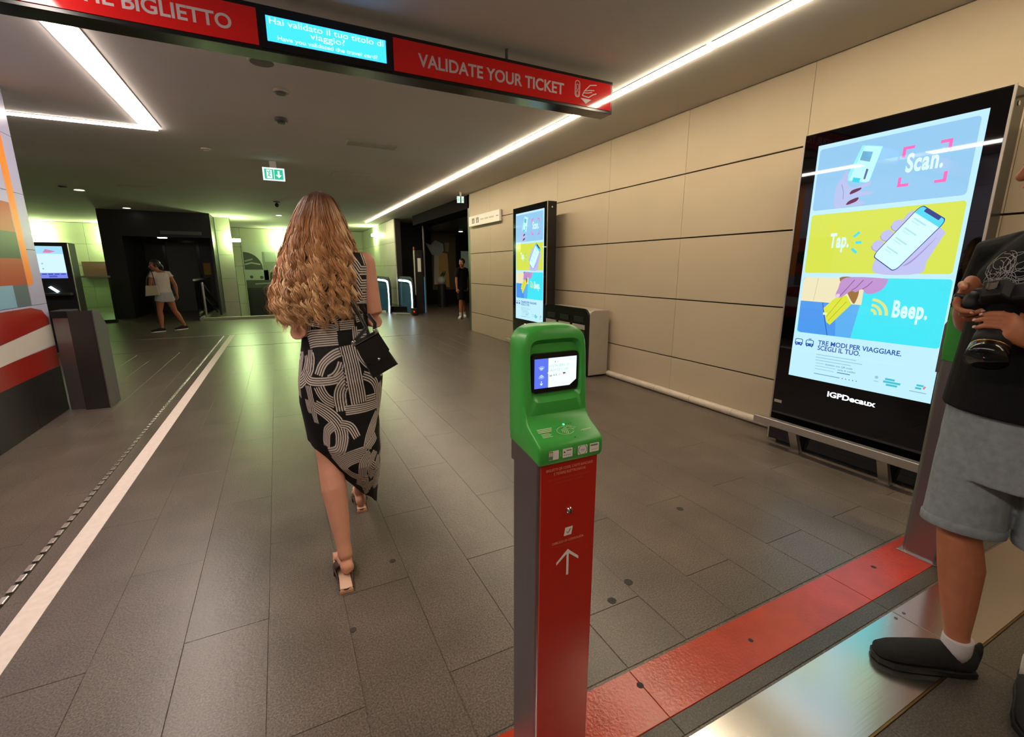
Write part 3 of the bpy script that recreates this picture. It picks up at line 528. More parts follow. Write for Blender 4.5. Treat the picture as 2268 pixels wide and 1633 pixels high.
    F.stroke([(0.905 * Wd, 0.060 * Ht), (0.945 * Wd, 0.060 * Ht)], 0.012, tc_, 2); F.stroke([(0.90 * Wd, 0.049 * Ht), (0.935 * Wd, 0.049 * Ht)], 0.012, tc_, 2); F.stroke([(0.947 * Wd, 0.049 * Ht), (0.955 * Wd, 0.060 * Ht)], 0.010, scr('f08a8a', 0.9), 3); F.stroke([(0.87 * Wd, 0.034 * Ht), (0.968 * Wd, 0.034 * Ht)], 0.005, scr('8fc4d8', 0.9), 2)
    return F
def display(y_hi, label, guard_label, x=3.42):
    """totem whose lit face looks towards -x; y_hi is its far edge"""
    y0, y1 = y_hi - 1.05, y_hi
    t = thing('advertising_display', label, 'display', (x + 0.07, (y0 + y1) / 2, 0), 'advertising totems along the beige wall')
    box('casing', x, x + 0.15, y0, y1, 0.03, 2.268, M['black'], t, 0.004)
    box('front_glass', x - 0.0008, x - 0.0001, y0 + 0.006, y1 - 0.006, 0.04, 2.260, M['bglass'], t)
    box('foot', x + 0.03, x + 0.13, y0 + 0.05, y1 - 0.05, 0, 0.03, M['blackm'], t)
    box('edge_trim', x - 0.004, x + 0.004, y0 - 0.008, y0 + 0.004, 0.03, 2.270, M['alu'], t, 0.001); box('edge_trim', x - 0.004, x + 0.004, y1 - 0.004, y1 + 0.008, 0.03, 2.270, M['alu'], t, 0.001)
    cyl('lock', (x + 0.075, y0 - 0.001, 2.19), 0.012, 0.004, M['chrome'], t, 'y', 16)
    fr = frame((x - 0.0016, y1 - 0.10, 0.566), (0, -1, 0), (0, 0, 1), (-1, 0, 0))
    advert_flat = advert(); s_ = advert_flat.build('screen', fr, t)
    F = Flat(); F.text('IGPDecaux', 0.295, -0.098, 0.052, scr('f4fcff', 1.6), 1, bold=0.03, width=0.30); F.build('maker_lettering', fr, t)
    F = Flat(); F.rect(-0.085, -0.025, -0.235, -0.213, M['silver'], 1); F.stroke([(-0.08, -0.224), (-0.05, -0.224)], 0.003, M['grey'], 2); F.build('inventory_plate', fr, t)
    g = thing('guard_rail', guard_label, 'rail', (x - 0.1, (y0 + y1) / 2, 0))
    box('bar', x - 0.125, x - 0.075, y0 - 0.05, y1 + 0.06, 0.165, 0.222, M['alu'], g, 0.004)
    for yy in (y0 + 0.22, y1 - 0.25): prism('leg', [(x - 0.115, 0.167), (x - 0.085, 0.167), (x - 0.004, 0.004), (x - 0.045, 0.004)], 'y', yy - 0.03, yy + 0.03, M['alu'], g)
    for yy in (y0 + 0.22, y1 - 0.25): box('foot_plate', x - 0.06, x - 0.002, yy - 0.04, yy + 0.04, 0.0012, 0.005, M['alu'], g)
    return t
display(2.20, 'large lit advertising totem nearest the camera, beside the man in shorts', 'low aluminium guard rail in front of the nearer advertising totem')
display(6.77, 'farther lit advertising totem, standing beside the waste bins', 'low aluminium guard rail in front of the farther advertising totem')
# ================================================================== WASTE BIN, WALL SIGN
t = thing('waste_bin', 'silver recycling bin unit with dark slotted front against the wall', 'bin', (3.55, 5.1, 0))
prism('body', rr(3.405, 3.70, 0.02, 0.845, [0.0, 0.0, 0.02, 0.07]), 'y', 4.63, 5.70, M['silver'], t, 0.006)
prism('front_panel', rr(4.632, 5.698, 0.02, 0.86, [0, 0, 0, 0.10]) if False else rr(4.632, 5.698, 0.02, 0.86, [0, 0, 0.02, 0.0]) if False else [(q[0], q[1]) for q in rr(4.632, 5.698, 0.02, 0.865, [0.0, 0.0, 0.10, 0.10])], 'x', 3.38, 3.404, M['black'], t, 0.003)
for k in range(3):
    a = 4.70 + 0.335 * k
    box('label_plate', 3.374, 3.3798, a, a + 0.27, 0.60, 0.66, mat('bin_label', '#a39c8c', rough=0.5), t, 0.001); box('slot', 3.376, 3.3799, a + 0.03, a + 0.24, 0.69, 0.76, M['blackm'], t, 0.001); box('bin_door', 3.374, 3.3798, a, a + 0.28, 0.06, 0.585, M['dkgrey'], t, 0.002)
box('plinth', 3.43, 3.69, 4.66, 5.67, 0, 0.02, M['blackm'], t)
t = thing('wall_sign', 'narrow white direction sign projecting from the wall by the side room', 'sign', (3.74, 8.6, 2.3))
box('plate', 3.69, 3.735, 7.86, 9.36, 2.20, 2.40, M['white'], t, 0.004); box('bracket', 3.735, 3.7495, 8.0, 9.2, 2.24, 2.36, M['grey'], t)
F = Flat(0.0006); k_ = M['dkgrey']
for u in (0.18, 0.40): F.rect(u, u + 0.13, 0.05, 0.15, k_, 0); F.disc(u + 0.065, 0.128, 0.012, M['offwhite'], 1, 10); F.rect(u + 0.045, u + 0.085, 0.06, 0.112, M['offwhite'], 1)
for u0, u1 in ((0.62, 0.78), (0.82, 1.0), (1.04, 1.26)): F.stroke([(u0, 0.10), (u1, 0.10)], 0.03, mat('faint_print', '#bcb4a6'), 0)
F.stroke([(1.36, 0.10), (1.46, 0.10)], 0.012, k_, 0)
F.build('print', frame((3.689, 9.36, 2.20), (0, -1, 0), (0, 0, 1), (-1, 0, 0)), t)
# ================================================================== TICKET VALIDATOR
def validator(dx, label):
    t = thing('ticket_validator', label, 'ticket validator', (0.55 + dx, 0.88, 0), 'ticket validators on the red band')
    X0, X1, Y0, Y1 = 0.472 + dx, 0.628 + dx, 0.805, 0.945
    prism('body', rr(X0, X1, Y0 + 0.004, Y1, [0.012, 0.012, 0.02, 0.02]), 'z', 0.001, 0.985, M['steel'], t)
    prism('back_post', [(Y1 - 0.045, 0.90), (Y1 + 0.006, 0.90), (Y1 + 0.006, 1.115), (Y1 - 0.014, 1.16), (Y1 - 0.045, 1.16)], 'x', X0 + 0.003, X1 - 0.003, M['steel'], t, 0.002)
    box('red_front', X0 + 0.003, X1 - 0.003, Y0 - 0.002, Y0 + 0.0035, 0.02, 0.945, M['red'], t, 0.0012)
    box('base_plate', X0 - 0.012, X1 + 0.012, Y0 - 0.006, Y1 + 0.012, 0.0008, 0.006, M['plate'], t, 0.002)
    # green head: upper block with recessed screen, shelf in front
    bm = bmesh.new(); xa, xb = 0.461 + dx, 0.633 + dx; cx = (xa + xb) / 2
    def top(n=14):
        out = [(xa, 0.985), (xb, 0.985), (xb, 1.165)]
        for i in range(n + 1):
            u = i / n; a = math.pi * u; out.append((cx + (xb - cx) * math.copysign(abs(math.cos(a)) ** 0.55, math.cos(a)), 1.168 + 0.068 * abs(math.sin(a)) ** 0.62))
        out.append((xa, 1.165)); 
        res = []
        for p in out:
            if not res or (Vector(p) - Vector(res[-1])).length > 1e-4: res.append(p)
        return res
    p0 = top(); pts = []
    for i, p in enumerate(p0):
        q = p0[(i + 1) % len(p0)]; m_ = max(1, int((Vector(q) - Vector(p)).length / 0.011))
        pts += [(p[0] + (q[0] - p[0]) * j / m_, p[1] + (q[1] - p[1]) * j / m_) for j in range(m_)]
    n = len(pts)
    def ring(scale, y_of, ox=0, rnd=None):
        r = []
        for p in (rnd or pts):
            q = (cx + (p[0] - cx) * scale[0], scale[2] + (p[1] - scale[2]) * scale[1]); r.append(bm.verts.new((q[0], y_of(q[1]), q[1])))
        return r
    def yf(z): return 0.856 + (z - 1.0) * 0.06           # leaning front
    def yb(z): return 0.938
    zc = 1.12
    R0 = ring((0.94, 0.94, zc), yb); R1 = ring((1, 1, zc), lambda z: 0.930); R2 = ring((1, 1, zc), lambda z: yf(z) + 0.018); R3 = ring((0.97, 0.975, zc), lambda z: yf(z) + 0.004); R4 = ring((0.91, 0.93, zc), yf)
    def bridge(A, B):
        for i in range(len(A)): bm.faces.new((A[i], A[(i + 1) % len(A)], B[(i + 1) % len(B)], B[i]))
    bridge(R0, R1); bridge(R1, R2); bridge(R2, R3); bridge(R3, R4)
    bm.faces.new(R0)
    # recess rings share the vertex count of the outline, mapped to a rounded rectangle
    def rrect(hw, z0, z1, e=7.0):
        out = []; zc2 = (z0 + z1) / 2; hh = (z1 - z0) / 2
        for p in pts:
            a = math.atan2((p[1] - 1.115), (p[0] - cx)); c, s_ = math.cos(a), math.sin(a); k = (abs(c / hw) ** e + abs(s_ / hh) ** e) ** (-1 / e); out.append((cx + k * c, zc2 + k * s_))
        return out
    one = (1, 1, 0)
    R5 = ring(one, lambda z: yf(z) - 0.001, rnd=rrect(0.068, 1.062, 1.205)); R6 = ring(one, lambda z: yf(z) + 0.005, rnd=rrect(0.064, 1.068, 1.200)); R7 = ring(one, lambda z: yf(z) + 0.011, rnd=rrect(0.0622, 1.074, 1.194))
    bridge(R4, R5); bridge(R5, R6); bridge(R6, R7); bm.faces.new(list(reversed(R7)))
    # shelf
    prof = [(0.935, 0.96), (0.935, 1.06), (0.862, 1.06), (0.858, 1.035), (0.850, 1.020), (0.838, 1.0115), (0.804, 0.993), (0.794, 0.985), (0.791, 0.976), (0.7915, 0.950), (0.797, 0.940), (0.83, 0.946)]
    fs = add_prism(bm, prof, 'x', xa + 0.001, xb - 0.001, 0.007, 3)
    hd = bm_obj('green_housing', bm, M['green'], t)
    for p in hd.data.polygons: p.use_smooth = True
    hd.data.set_sharp_from_angle(angle=math.radians(42)) if hasattr(hd.data, 'set_sharp_from_angle') else None
    yS = yf(1.125) + 0.0035
    tl = 0.0; fr = frame((cx - 0.056, yS - 0.0005, 1.094), (1, 0, 0), (0, math.sin(tl), math.cos(tl)), (0, -math.cos(tl), math.sin(tl)))
    prism('screen_bezel', rr(cx - 0.0615, cx + 0.0615, 1.083, 1.174, 0.010), 'y', yS, yS + 0.010, M['black'], t)
    F = Flat(0.0003); bl = scr('5f78f5', 1.0); wh = scr('eafcff', 1.15); wi = scr('d8f4ff', 1.05)
    F.rect(0, 0.036, 0, 0.068, bl, 0); F.poly([(0.036, 0), (0.094, 0), (0.112, 0.013), (0.112, 0.068), (0.036, 0.068)], wh, 0); F.poly([(0.0335, 0.034), (0.036, 0.0315), (0.036, 0.0365)], wh, 1)
    for r in (0.0035, 0.007, 0.0105): F.arc(0.018, 0.040, r, 45, 135, 0.0022, wi if r < 0.01 else scr('8fb2ff', 1.0), 1, 8); F.arc(0.018, 0.033, r, 225, 315, 0.0022, wi if r < 0.01 else scr('8fb2ff', 1.0), 1, 8)
    F.stroke([(0.018, 0.017), (0.018, 0.009)], 0.0018, wi, 1); F.poly([(0.018, 0.006), (0.0225, 0.011), (0.0135, 0.011)], wi, 1)
    gt = scr('9fd0c8', 0.95); F.text('032 IN SERV. 21', 0.039, 0.047, 0.0075, gt, 1, width=0.052); F.text('18/07/25 11:59', 0.040, 0.037, 0.0075, gt, 1, width=0.048); F.text('11:59', 0.086, 0.062, 0.004, scr('8fe0c8', 1.0), 1, width=0.010)
    F.disc(0.054, 0.0585, 0.0012, scr('2a3a70', 0.6), 1, 8); F.rect(0.058, 0.064, 0.0575, 0.0592, scr('c8ecec', 1.0), 1)
    F.rect(0.039, 0.046, 0.025, 0.029, scr('b8c2e0', 0.9), 1); F.rect(0.050, 0.0522, 0.0255, 0.030, scr('4ac8b0', 0.9), 1); F.rect(0.0555, 0.0577, 0.026, 0.0305, scr('e08a90', 0.9), 1); F.rect(0.063, 0.070, 0.0265, 0.0275, scr('d8c0c0', 0.9), 1); F.rect(0.063, 0.070, 0.0295, 0.0305, scr('d8c0c0', 0.9), 1); F.rect(0.075, 0.082, 0.0295, 0.0318, scr('3a3438', 0.5), 1); F.rect(0.075, 0.082, 0.0272, 0.0294, scr('e0b0a8', 0.9), 1)
    F.build('screen', fr, t)
    # print on the shelf (sloping plane)
    sl = (0.0115 + 0.0070) / 0.034 * 0.98; a_ = math.atan2(1.0115 - 0.993, 0.838 - 0.804)
    fs_ = frame((cx, 0.821, 1.0028), (1, 0, 0), (0, math.cos(a_), math.sin(a_)), (0, -math.sin(a_), math.cos(a_)))
    F = Flat(0.0003); pw = mat('pale_green_print', '#b9cf9f', rough=0.5)
    F.stroke([(0.0 + 0.022 * math.cos(math.radians(q)), 0.012 * math.sin(math.radians(q))) for q in range(30, 340, 15)], 0.0010, pw, 2)
    for k in range(4): F.arc(-0.017, -0.001, 0.009 + 0.0042 * k, -30, 32, 0.0015, pw, 2, 6, 0.9)
    F.stroke([(0.004, 0.006), (0.010, 0.012), (0.020, 0.009), (0.029, 0.004), (0.022, 0.001), (0.016, 0.003)], 0.0009, pw, 2); F.stroke([(0.006, 0.003), (0.014, 0.004), (0.022, -0.002)], 0.0009, pw, 2)
    for k in range(3): F.stroke([(-0.068, 0.013 - 0.0042 * k), (-0.030 - 0.002 * k, 0.013 - 0.0042 * k)], 0.0022, pw, 2)
    for k in range(4): F.stroke([(-0.064, -0.001 - 0.0032 * k), (-0.042 + 0.003 * (k % 2), -0.001 - 0.0032 * k)], 0.0012, pw, 2)
    F.poly([(0.036, -0.008), (0.039, -0.0065), (0.039, -0.0095)], pw, 2); F.stroke([(0.041, -0.007), (0.066, -0.007)], 0.0020, pw, 2); F.stroke([(0.041, -0.0105), (0.066, -0.0105)], 0.0010, pw, 2)
    F.disc(0.012, -0.0235, 0.0016, M['blackm'], 2, 10)
    F.build('shelf_print', fs_, t)
    F = Flat(0.0003); F.disc(0.004, 0.0172, 0.0026, scr('4dffb0', 3.0), 3, 12)
    for k in range(3): F.disc(0.011 + 0.006 * k, 0.0175, 0.0012, M['blackm'], 3, 8)
    F.build('indicator_light', fs_, t)
    # card symbols on the lip
    F = Flat(0.0003); ow = M['offwhite']; 
    for k, u in enumerate((-0.062, -0.026, 0.014, 0.046)):
        F.rect(u, u + 0.026, 0.0, 0.021, ow, 2, 0.002)
        if k == 0: F.rect(u, u + 0.011, 0.001, 0.020, mat('stamp_green', '#4f7f62'), 3); F.rect(u + 0.001, u + 0.005, 0.009, 0.018, mat('stamp_cream', '#d8b8a0'), 4); F.rect(u + 0.006, u + 0.010, 0.009, 0.018, mat('stamp_cream', '#d8b8a0'), 4)
        if k == 1: F.rect(u + 0.003, u + 0.0065, 0.011, 0.0145, k_, 3); F.rect(u + 0.010, u + 0.023, 0.015, 0.017, M['grey'], 3); [F.rect(u + 0.003 + 0.005 * q, u + 0.0055 + 0.005 * q, 0.005, 0.0065, M['grey'], 3) for q in range(4)]
        if k == 2: F.arc(u + 0.013, 0.0105, 0.011, 120, 240, 0.0015, mat('stamp_green', '#4f7f62'), 3); F.arc(u + 0.013, 0.0105, 0.011, -60, 60, 0.0015, mat('stamp_green', '#4f7f62'), 3); F.stroke([(u + 0.007, 0.0105), (u + 0.019, 0.0105)], 0.0018, mat('stamp_blue', '#8a9ab8'), 3); F.stroke([(u + 0.009, 0.0075), (u + 0.017, 0.0075)], 0.001, mat('stamp_blue', '#8a9ab8'), 3)
        if k == 3: F.rect(u + 0.002, u + 0.022, 0.0145, 0.018, mat('stamp_stripe', '#5d7355'), 3); F.stroke([(u + 0.004, 0.006), (u + 0.022, 0.006)], 0.001, M['silver'], 3)
    for u in (-0.031, 0.006): F.stroke([(u, 0.004), (u, 0.017)], 0.0007, pw, 2)
    F.build('card_symbols', frame((cx, 0.7910, 0.9525), (1, 0, 0), (0, 0, 1), (0, -1, 0)), t)
    # print on the red front
    fr = frame((0.55 + dx, Y0 - 0.0022, 0), (1, 0, 0), (0, 0, 1), (0, -1, 0)); F = Flat(0.0003); pr = mat('red_pale_print', '#d98a70', rough=0.5); pf = mat('red_faint_print', '#b8402c', rough=0.5); wt = M['offwhite']
    F.text('BIGLIETTI QR CODE, CARTE BANCARIE', 0, 0.9195, 0.0085, pr, 1, align='CENTER', bold=0.012, width=0.125); F.text('E TESSERE ELETTRONICHE', 0, 0.909, 0.0085, pr, 1, align='CENTER', bold=0.012, width=0.085)
    F.text('QR CODE TICKETS, BANK CARDS', 0, 0.896, 0.007, pf, 1, align='CENTER', width=0.115); F.text('AND SMART CARDS', 0, 0.887, 0.007, pf, 1, align='CENTER', width=0.075)
    F.poly([(-0.0125, 0.750), (0.0085, 0.750), (0.0125, 0.771), (-0.0085, 0.771)], wt, 1); F.stroke([(-0.005, 0.760), (-0.001, 0.755), (0.006, 0.766)], 0.0022, M['red'], 2)
    F.text('OBBLIGO DI CONVALIDA', 0, 0.7345, 0.0085, pr, 1, align='CENTER', bold=0.012, width=0.088); F.text('VALIDATION REQUIRED', 0, 0.725, 0.007, pf, 1, align='CENTER', width=0.075)
    F.stroke([(0, 0.706), (0, 0.645)], 0.0062, wt, 2); F.poly([(0, 0.7135), (-0.031, 0.686), (-0.031, 0.6785), (0, 0.7035), (0.031, 0.6785), (0.031, 0.686)], wt, 1)
    F.build('front_print', fr, t)
    bm = bmesh.new(); add_ball(bm, (0.55 + dx, Y0 - 0.004, 0.815), (0.0085, 0.006, 0.0085)); bm_obj('lock', bm, M['chrome'], t, True)
    box('lock_slot', 0.549 + dx, 0.551 + dx, Y0 - 0.0108, Y0 - 0.008, 0.810, 0.820, M['blackm'], t)
    return t
validator(0.0, 'green and red ticket validator post in the foreground')
validator(2.148, 'green ticket validator post half hidden behind the man in shorts')
# ================================================================== MURAL PILLAR, GATE POST, TICKET MACHINE AT LEFT
MP = thing('mural_pillar', 'tiled pillar with coloured mural blocks at the left edge', 'pillar', (-2.6, 4.4, 0))
box('core', -3.2, -1.972, 2.6, 5.83, 0.0, H - 0.002, M['joint'], MP)
zt = [0.0, 0.44, 1.036, 1.52, 2.0, 2.48, 2.866]; yt = [2.6, 3.25, 3.9, 4.55, 5.2, 5.83]
for a, b in zip(yt, yt[1:]):
    for c, d in zip(zt, zt[1:]):
        box('tile', -1.972, -1.96, a + 0.0015, b - 0.0015, c + 0.0015, d - 0.0015, M['mdark'] if c == 0 else M['lav'], MP, 0.001, 1)
for a, b in zip(zt, zt[1:]): box('tile', -3.2, -1.962, 5.83, 5.842, a + 0.0015, b - 0.0015, M['lav'] if a else M['mdark'], MP)
F = Flat(0.0006)      # mural print, u = metres along +y from 4.0, v = height
def Q(pts, m, l=0): F.poly(pts, m, l)
Q([(0, 0.60), (1.83, 0.642), (1.83, 0.445), (0, 0.43)], M['mred']); Q([(0, 0.70), (1.83, 0.846), (1.83, 0.655), (0, 0.585)], M['mwhite'], 1); Q([(0, 0.705), (1.80, 0.845), (1.80, 0.90), (1.70, 0.985), (1.50, 1.02), (0, 1.02)], M['mred'])
Q([(1.545, 1.04), (1.66, 1.04), (1.65, 2.862), (1.535, 2.862)], M['orange']); Q([(1.545, 1.04), (1.66, 1.04), (1.66, 1.23), (1.545, 1.20)], M['lav'], 1)
for z0, z1, m, y1 in ((1.04, 1.22, 'greyt', 1.535), (1.22, 1.44, 'brickred', 1.54), (1.44, 1.66, 'dkgreen', 1.535), (1.66, 1.90, 'brickred', 1.53), (1.90, 2.14, 'orange', 1.0), (2.14, 2.5, 'cyan_t', 0.9)): Q([(0.9, z0), (y1, z0), (y1, z1), (0.9, z1)], M[m])
Q([(0.9, 1.04), (1.28, 1.04), (1.28, 1.22), (0.9, 1.22)], M['cyan_t'], 1)
F.build('mural_print', frame((-1.9594, 4.0, 0), (0, 1, 0), (0, 0, 1), (1, 0, 0)), MP)
t = thing('gate_post', 'dark grey gate post with sloping top beside the mural pillar', 'gate post', (-1.75, 5.85, 0))
prism('cabinet', [(5.72, 0.0), (6.02, 0.0), (6.02, 0.80), (5.86, 0.955), (5.72, 0.965)], 'x', -1.80, -1.615, M['dkgrey'], t, 0.005)
prism('side_cover', [(5.70, 0.0), (6.03, 0.0), (6.03, 0.795), (5.865, 0.96), (5.70, 0.972)], 'x', -1.613, -1.604, M['grey'], t, 0.002)
box('steel_panel', -1.935, -1.805, 5.80, 6.02, 0.0, 0.90, M['steel'], t, 0.003); box('top_cap', -1.94, -1.80, 5.78, 6.03, 0.90, 0.965, M['blackm'], t, 0.006)
t = thing('ticket_machine', 'tall black ticket machine with a bright screen behind the gate post', 'ticket machine', (-3.2, 10.15, 0))
box('casing', -3.42, -2.97, 10.0, 10.35, 0.0, 1.76, M['blackm'], t, 0.015, 3); box('side_strip', -2.97, -2.96, 9.99, 10.02, 0.02, 1.75, M['alu'], t, 0.003); box('keyboard_shelf', -3.39, -3.0, 9.86, 10.0, 0.93, 0.97, M['dkgrey'], t, 0.006)
fr = frame((-3.36, 9.997, 1.2), (1, 0, 0), (0, 0, 1), (0, -1, 0)); F = Flat(0.001)
F.rect(0, 0.325, 0, 0.50, scr('cfeeff', 1.1), 0); F.rect(0, 0.325, 0.38, 0.50, scr('9fd8f5', 1.1), 1); F.poly([(0.08, 0.40), (0.16, 0.395), (0.24, 0.42), (0.12, 0.455)], scr('d88ab0', 1.0), 2); F.rect(0, 0.325, 0.0, 0.085, scr('7f8af0', 1.0), 1)
for k in range(4): F.rect(0.02 + 0.076 * k, 0.08 + 0.076 * k, 0.055, 0.075, scr('4a55c0', 0.9), 2)
F.rect(0.10, 0.20, 0.015, 0.045, scr('5a66d0', 0.9), 2); F.rect(0.04, 0.06, 0.22, 0.24, scr('8fc0e0', 1.0), 2); F.rect(0.04, 0.06, 0.14, 0.16, scr('8fc0e0', 1.0), 2)
F.build('screen', fr, t)
prism('painted_reflection', [(-3.29, 1.06), (-3.26, 1.075), (-3.17, 0.99), (-3.20, 0.975)], 'y', 9.97, 9.998, M['esc_w'], t)  # glowing bar added as a white reflection on the dark machine front
t = thing('information_board', 'brown information board on the bright greenish far wall', 'board', (-5.45, 20.9, 1.3))
box('board', -5.93, -4.2, 20.93, 20.968, 1.05, 1.58, mat('brown_board', '#6b4a44', rough=0.6), t, 0.004); box('board_frame', -5.95, -4.18, 20.925, 20.93, 1.03, 1.05, M['grey'], t); F = Flat(0.002); F.stroke(rr(-4.95, -4.62, 1.10, 1.33, 0.04), 0.02, M['silver'], 0, True); F.stroke([(-5.6, 1.33), (-5.2, 1.36)], 0.02, M['brickred'], 0); F.build('print', frame((0, 20.924, 0), (1, 0, 0), (0, 0, 1), (0, -1, 0)), t)
def barrier(lab, pts, z0, z1, capm):
    t = thing('glass_barrier', lab, 'barrier', (pts[0][0], pts[0][1], 0))
    for (a, b) in zip(pts, pts[1:]):
        d = Vector((b[0] - a[0], b[1] - a[1])).normalized(); q = Vector((-d.y, d.x)) * 0.012
        pl = [(a[0] + q.x, a[1] + q.y), (a[0] - q.x, a[1] - q.y), (b[0] - q.x, b[1] - q.y), (b[0] + q.x, b[1] + q.y)]
        prism('glass_pane', pl, 'z', z0, z1 - 0.03, M['glass'], t)
        q *= 2.4; pl = [(a[0] + q.x, a[1] + q.y), (a[0] - q.x, a[1] - q.y), (b[0] - q.x, b[1] - q.y), (b[0] + q.x, b[1] + q.y)]
        prism('handrail', pl, 'z', z1 - 0.03, z1 + 0.015, capm, t); prism('base_channel', pl, 'z', 0.0, z0 + 0.02, M['dkgrey'], t)
    return t
barrier('dark glass barrier with bright handrail left of the lift lobby', [(-4.75, 15.0), (-3.75, 15.0)], 0.06, 1.16, M['alu'])
barrier('low dark glass barrier beside the ticket machine', [(-6.4, 15.6), (-4.85, 15.6)], 0.06, 1.10, M['blackm'])
B_ = barrier('glass barrier on the left side of the stairwell', [(-1.97, 14.75), (-1.97, 17.9)], 0.06, 1.06, M['stud'])
t = thing('stair_post', 'slim steel rail post at the head of the stairwell', 'post', (-1.80, 14.7, 0))
tube('post', [(-1.80, 14.7, 0.0), (-1.80, 14.7, 0.97)], 0.028, M['alu'], t); tube('hand_rail', [(-1.79, 14.7, 0.95), (-1.79, 16.2, 0.55), (-1.79, 18.0, 0.0)], 0.022, M['blackm'], t); tube('hand_rail', [(-1.79, 14.7, 0.63), (-1.79, 16.2, 0.23), (-1.79, 17.2, 0.0)], 0.018, M['blackm'], t)
t = thing('wall_mural', 'black and white picture mural of a domed building behind the stairs', 'mural', (-0.8, 20.9, 1))
box('backing', -1.12, 2.2, 20.935, 20.967, -1.0, 2.30, mat('mural_paper', '#b9bdb0', rough=0.6), t)
F = Flat(0.002); g1 = mat('mural_grey_dark', '#3c423c'); g2 = mat('mural_grey_mid', '#7d8579'); g3 = mat('mural_grey_light', '#9aa296'); g4 = mat('void_black', '#181a18')
F.poly([(-1.10, 1.30)] + [(-1.10 + 0.62 * math.sin(q / 10 * math.pi / 2), 1.35 + 0.62 * math.cos(q / 10 * math.pi / 2)) for q in range(11)] + [(-0.46, 1.30)], g1, 0); F.stroke([(-1.08, 1.50), (-0.85, 1.56), (-0.55, 1.50)], 0.05, g3, 1); F.stroke([(-1.08, 1.62), (-0.8, 1.70)], 0.06, g2, 1)
F.rect(-0.46, 0.02, 0.9, 1.98, g2, 0); F.rect(-0.38, 0.02, 1.60, 1.98, g3, 1); F.rect(-0.26, 0.05, 0.84, 1.20, g1, 2); F.rect(-1.1, -0.3, 0.9, 1.28, g3, 0); F.disc(-0.9, 1.02, 0.06, g1, 1); F.disc(-0.55, 1.0, 0.06, g1, 1); F.rect(-1.1, 2.2, 0.56, 0.9, g1, 1); F.rect(-1.1, 2.2, -0.95, 0.6, g4, 2); F.stroke([(-0.8, 0.75), (0.2, 0.8), (1.6, 0.78)], 0.05, g2, 2)  # the black lower area paints in the darkness of the stairwell below the picture
F.rect(0.25, 0.9, 1.0, 1.75, g3, 0); F.rect(1.0, 1.5, 0.9, 1.55, g2, 0)
F.build('print', frame((0, 20.93, 0), (1, 0, 0), (0, 0, 1), (0, -1, 0)), t)
# ================================================================== ESCALATOR, POST, SHOP WINDOW
t = thing('escalator', 'escalator entrance with glowing white balustrades beside the side room', 'escalator', (3.25, 14.0, 0))
def loop(n=14, back=1.9):
    pts = [(0.0, 0.42)]
    for i in range(n + 1): a = math.pi - i / n * math.pi * 0.5; pts.append((0.32 + 0.32 * math.cos(a), 0.74 + 0.34 * math.sin(a)))
    return [(0.10, 0.0), (0.02, 0.25)] + pts + [(back, 1.08), (back, 0.0)]
for x, y in ((3.02, 14.25), (3.50, 13.35)):
    prism('balustrade', [(y + p[0], p[1] * 0.98) for p in loop()], 'x', x - 0.02, x + 0.02, mat('dark_teal_glass', '#1e3038', rough=0.1), t, 0.004)
    lp = loop()[1:-1]; path = [(x, y + p[0], p[1] * 0.98 + 0.015) for p in lp]; tube('handrail', path, (0.035) , M['rubber'], t, seg=10, side=(1, 0, 0))
    xi = x - 0.022; ins = [(xi, y + 0.16, 0.03), (xi, y + 0.10, 0.35), (xi, y + 0.10, 0.55), (xi, y + 0.14, 0.80), (xi, y + 0.26, 0.95), (xi, y + 0.6, 0.98), (xi, y + 1.7, 0.98)]
    tube('light_tube', ins, 0.03, M['esc_w'], t, seg=8, side=(1, 0, 0)); box('inner_panel', xi - 0.004, xi + 0.004, y + 0.3, y + 1.8, 0.05, 0.9, mat('escalator_glass_lit', '#2c4a54', rough=0.15, emit='5ab0d0', emit_s=0.06), t)
prism('comb_plate', [(3.05, 13.75), (3.47, 13.45), (3.47, 15.0), (3.05, 15.0)], 'z', 0.0, 0.03, M['alu'], t); prism('skirt', [(3.05, 14.4), (3.47, 14.1), (3.47, 16.0), (3.05, 16.0)], 'z', 0.03, 0.2, M['black'], t); box('newel_foot', 3.44, 3.58, 13.28, 13.6, 0.0, 0.22, M['rubber'], t, 0.03)
bm = bmesh.new(); add_ball(bm, (3.47, 13.272, 0.12), 0.022); bm_obj('stop_button', bm, mat('red_button', '#c01010', emit='ff2010', emit_s=1.5), t, True)
t = thing('portal_post', 'dark post with a lit white plate between escalator and side room', 'post', (3.85, 14.0, 0))
box('post', 3.72, 3.96, 13.9, 14.08, 0, 1.88, M['dkgrey'], t, 0.004); box('light_edge', 3.70, 3.72, 13.895, 13.93, 0.55, 1.88, M['offwhite'], t); box('white_plate', 3.80, 3.90, 13.885, 13.8995, 1.25, 1.65, mat('lit_plate', '#c9c3a6', emit='c9c3a6', emit_s=0.25), t, 0.002); cyl('beacon', (3.71, 13.91, 1.93), 0.022, 0.09, mat('amber_beacon', '#b05030', rough=0.4), t); box('frame_edge', 4.03, 4.07, 14.0, 14.05, 0.0, 2.6, M['alu'], t, 0.003); box('frame_link', 3.96, 4.03, 14.0, 14.05, 0.02, 0.08, M['dkgrey'], t); box('cyan_glow', 4.01, 4.028, 13.99, 14.0, 0.0, 1.1, mat('cyan_glow', '#3f7f98', emit='3fa0d0', emit_s=0.4), t)  # cyan strip added to glow like the lit balustrade behind the post
t = thing('shop_banner', 'tall tan and white banner in the dark side room', 'banner', (5.5, 17.1, 1.4))
box('cloth', 5.25, 6.2, 17.15, 17.19, 0.55, 2.7, mat('banner_brown', '#6a5a42', rough=0.8), t)
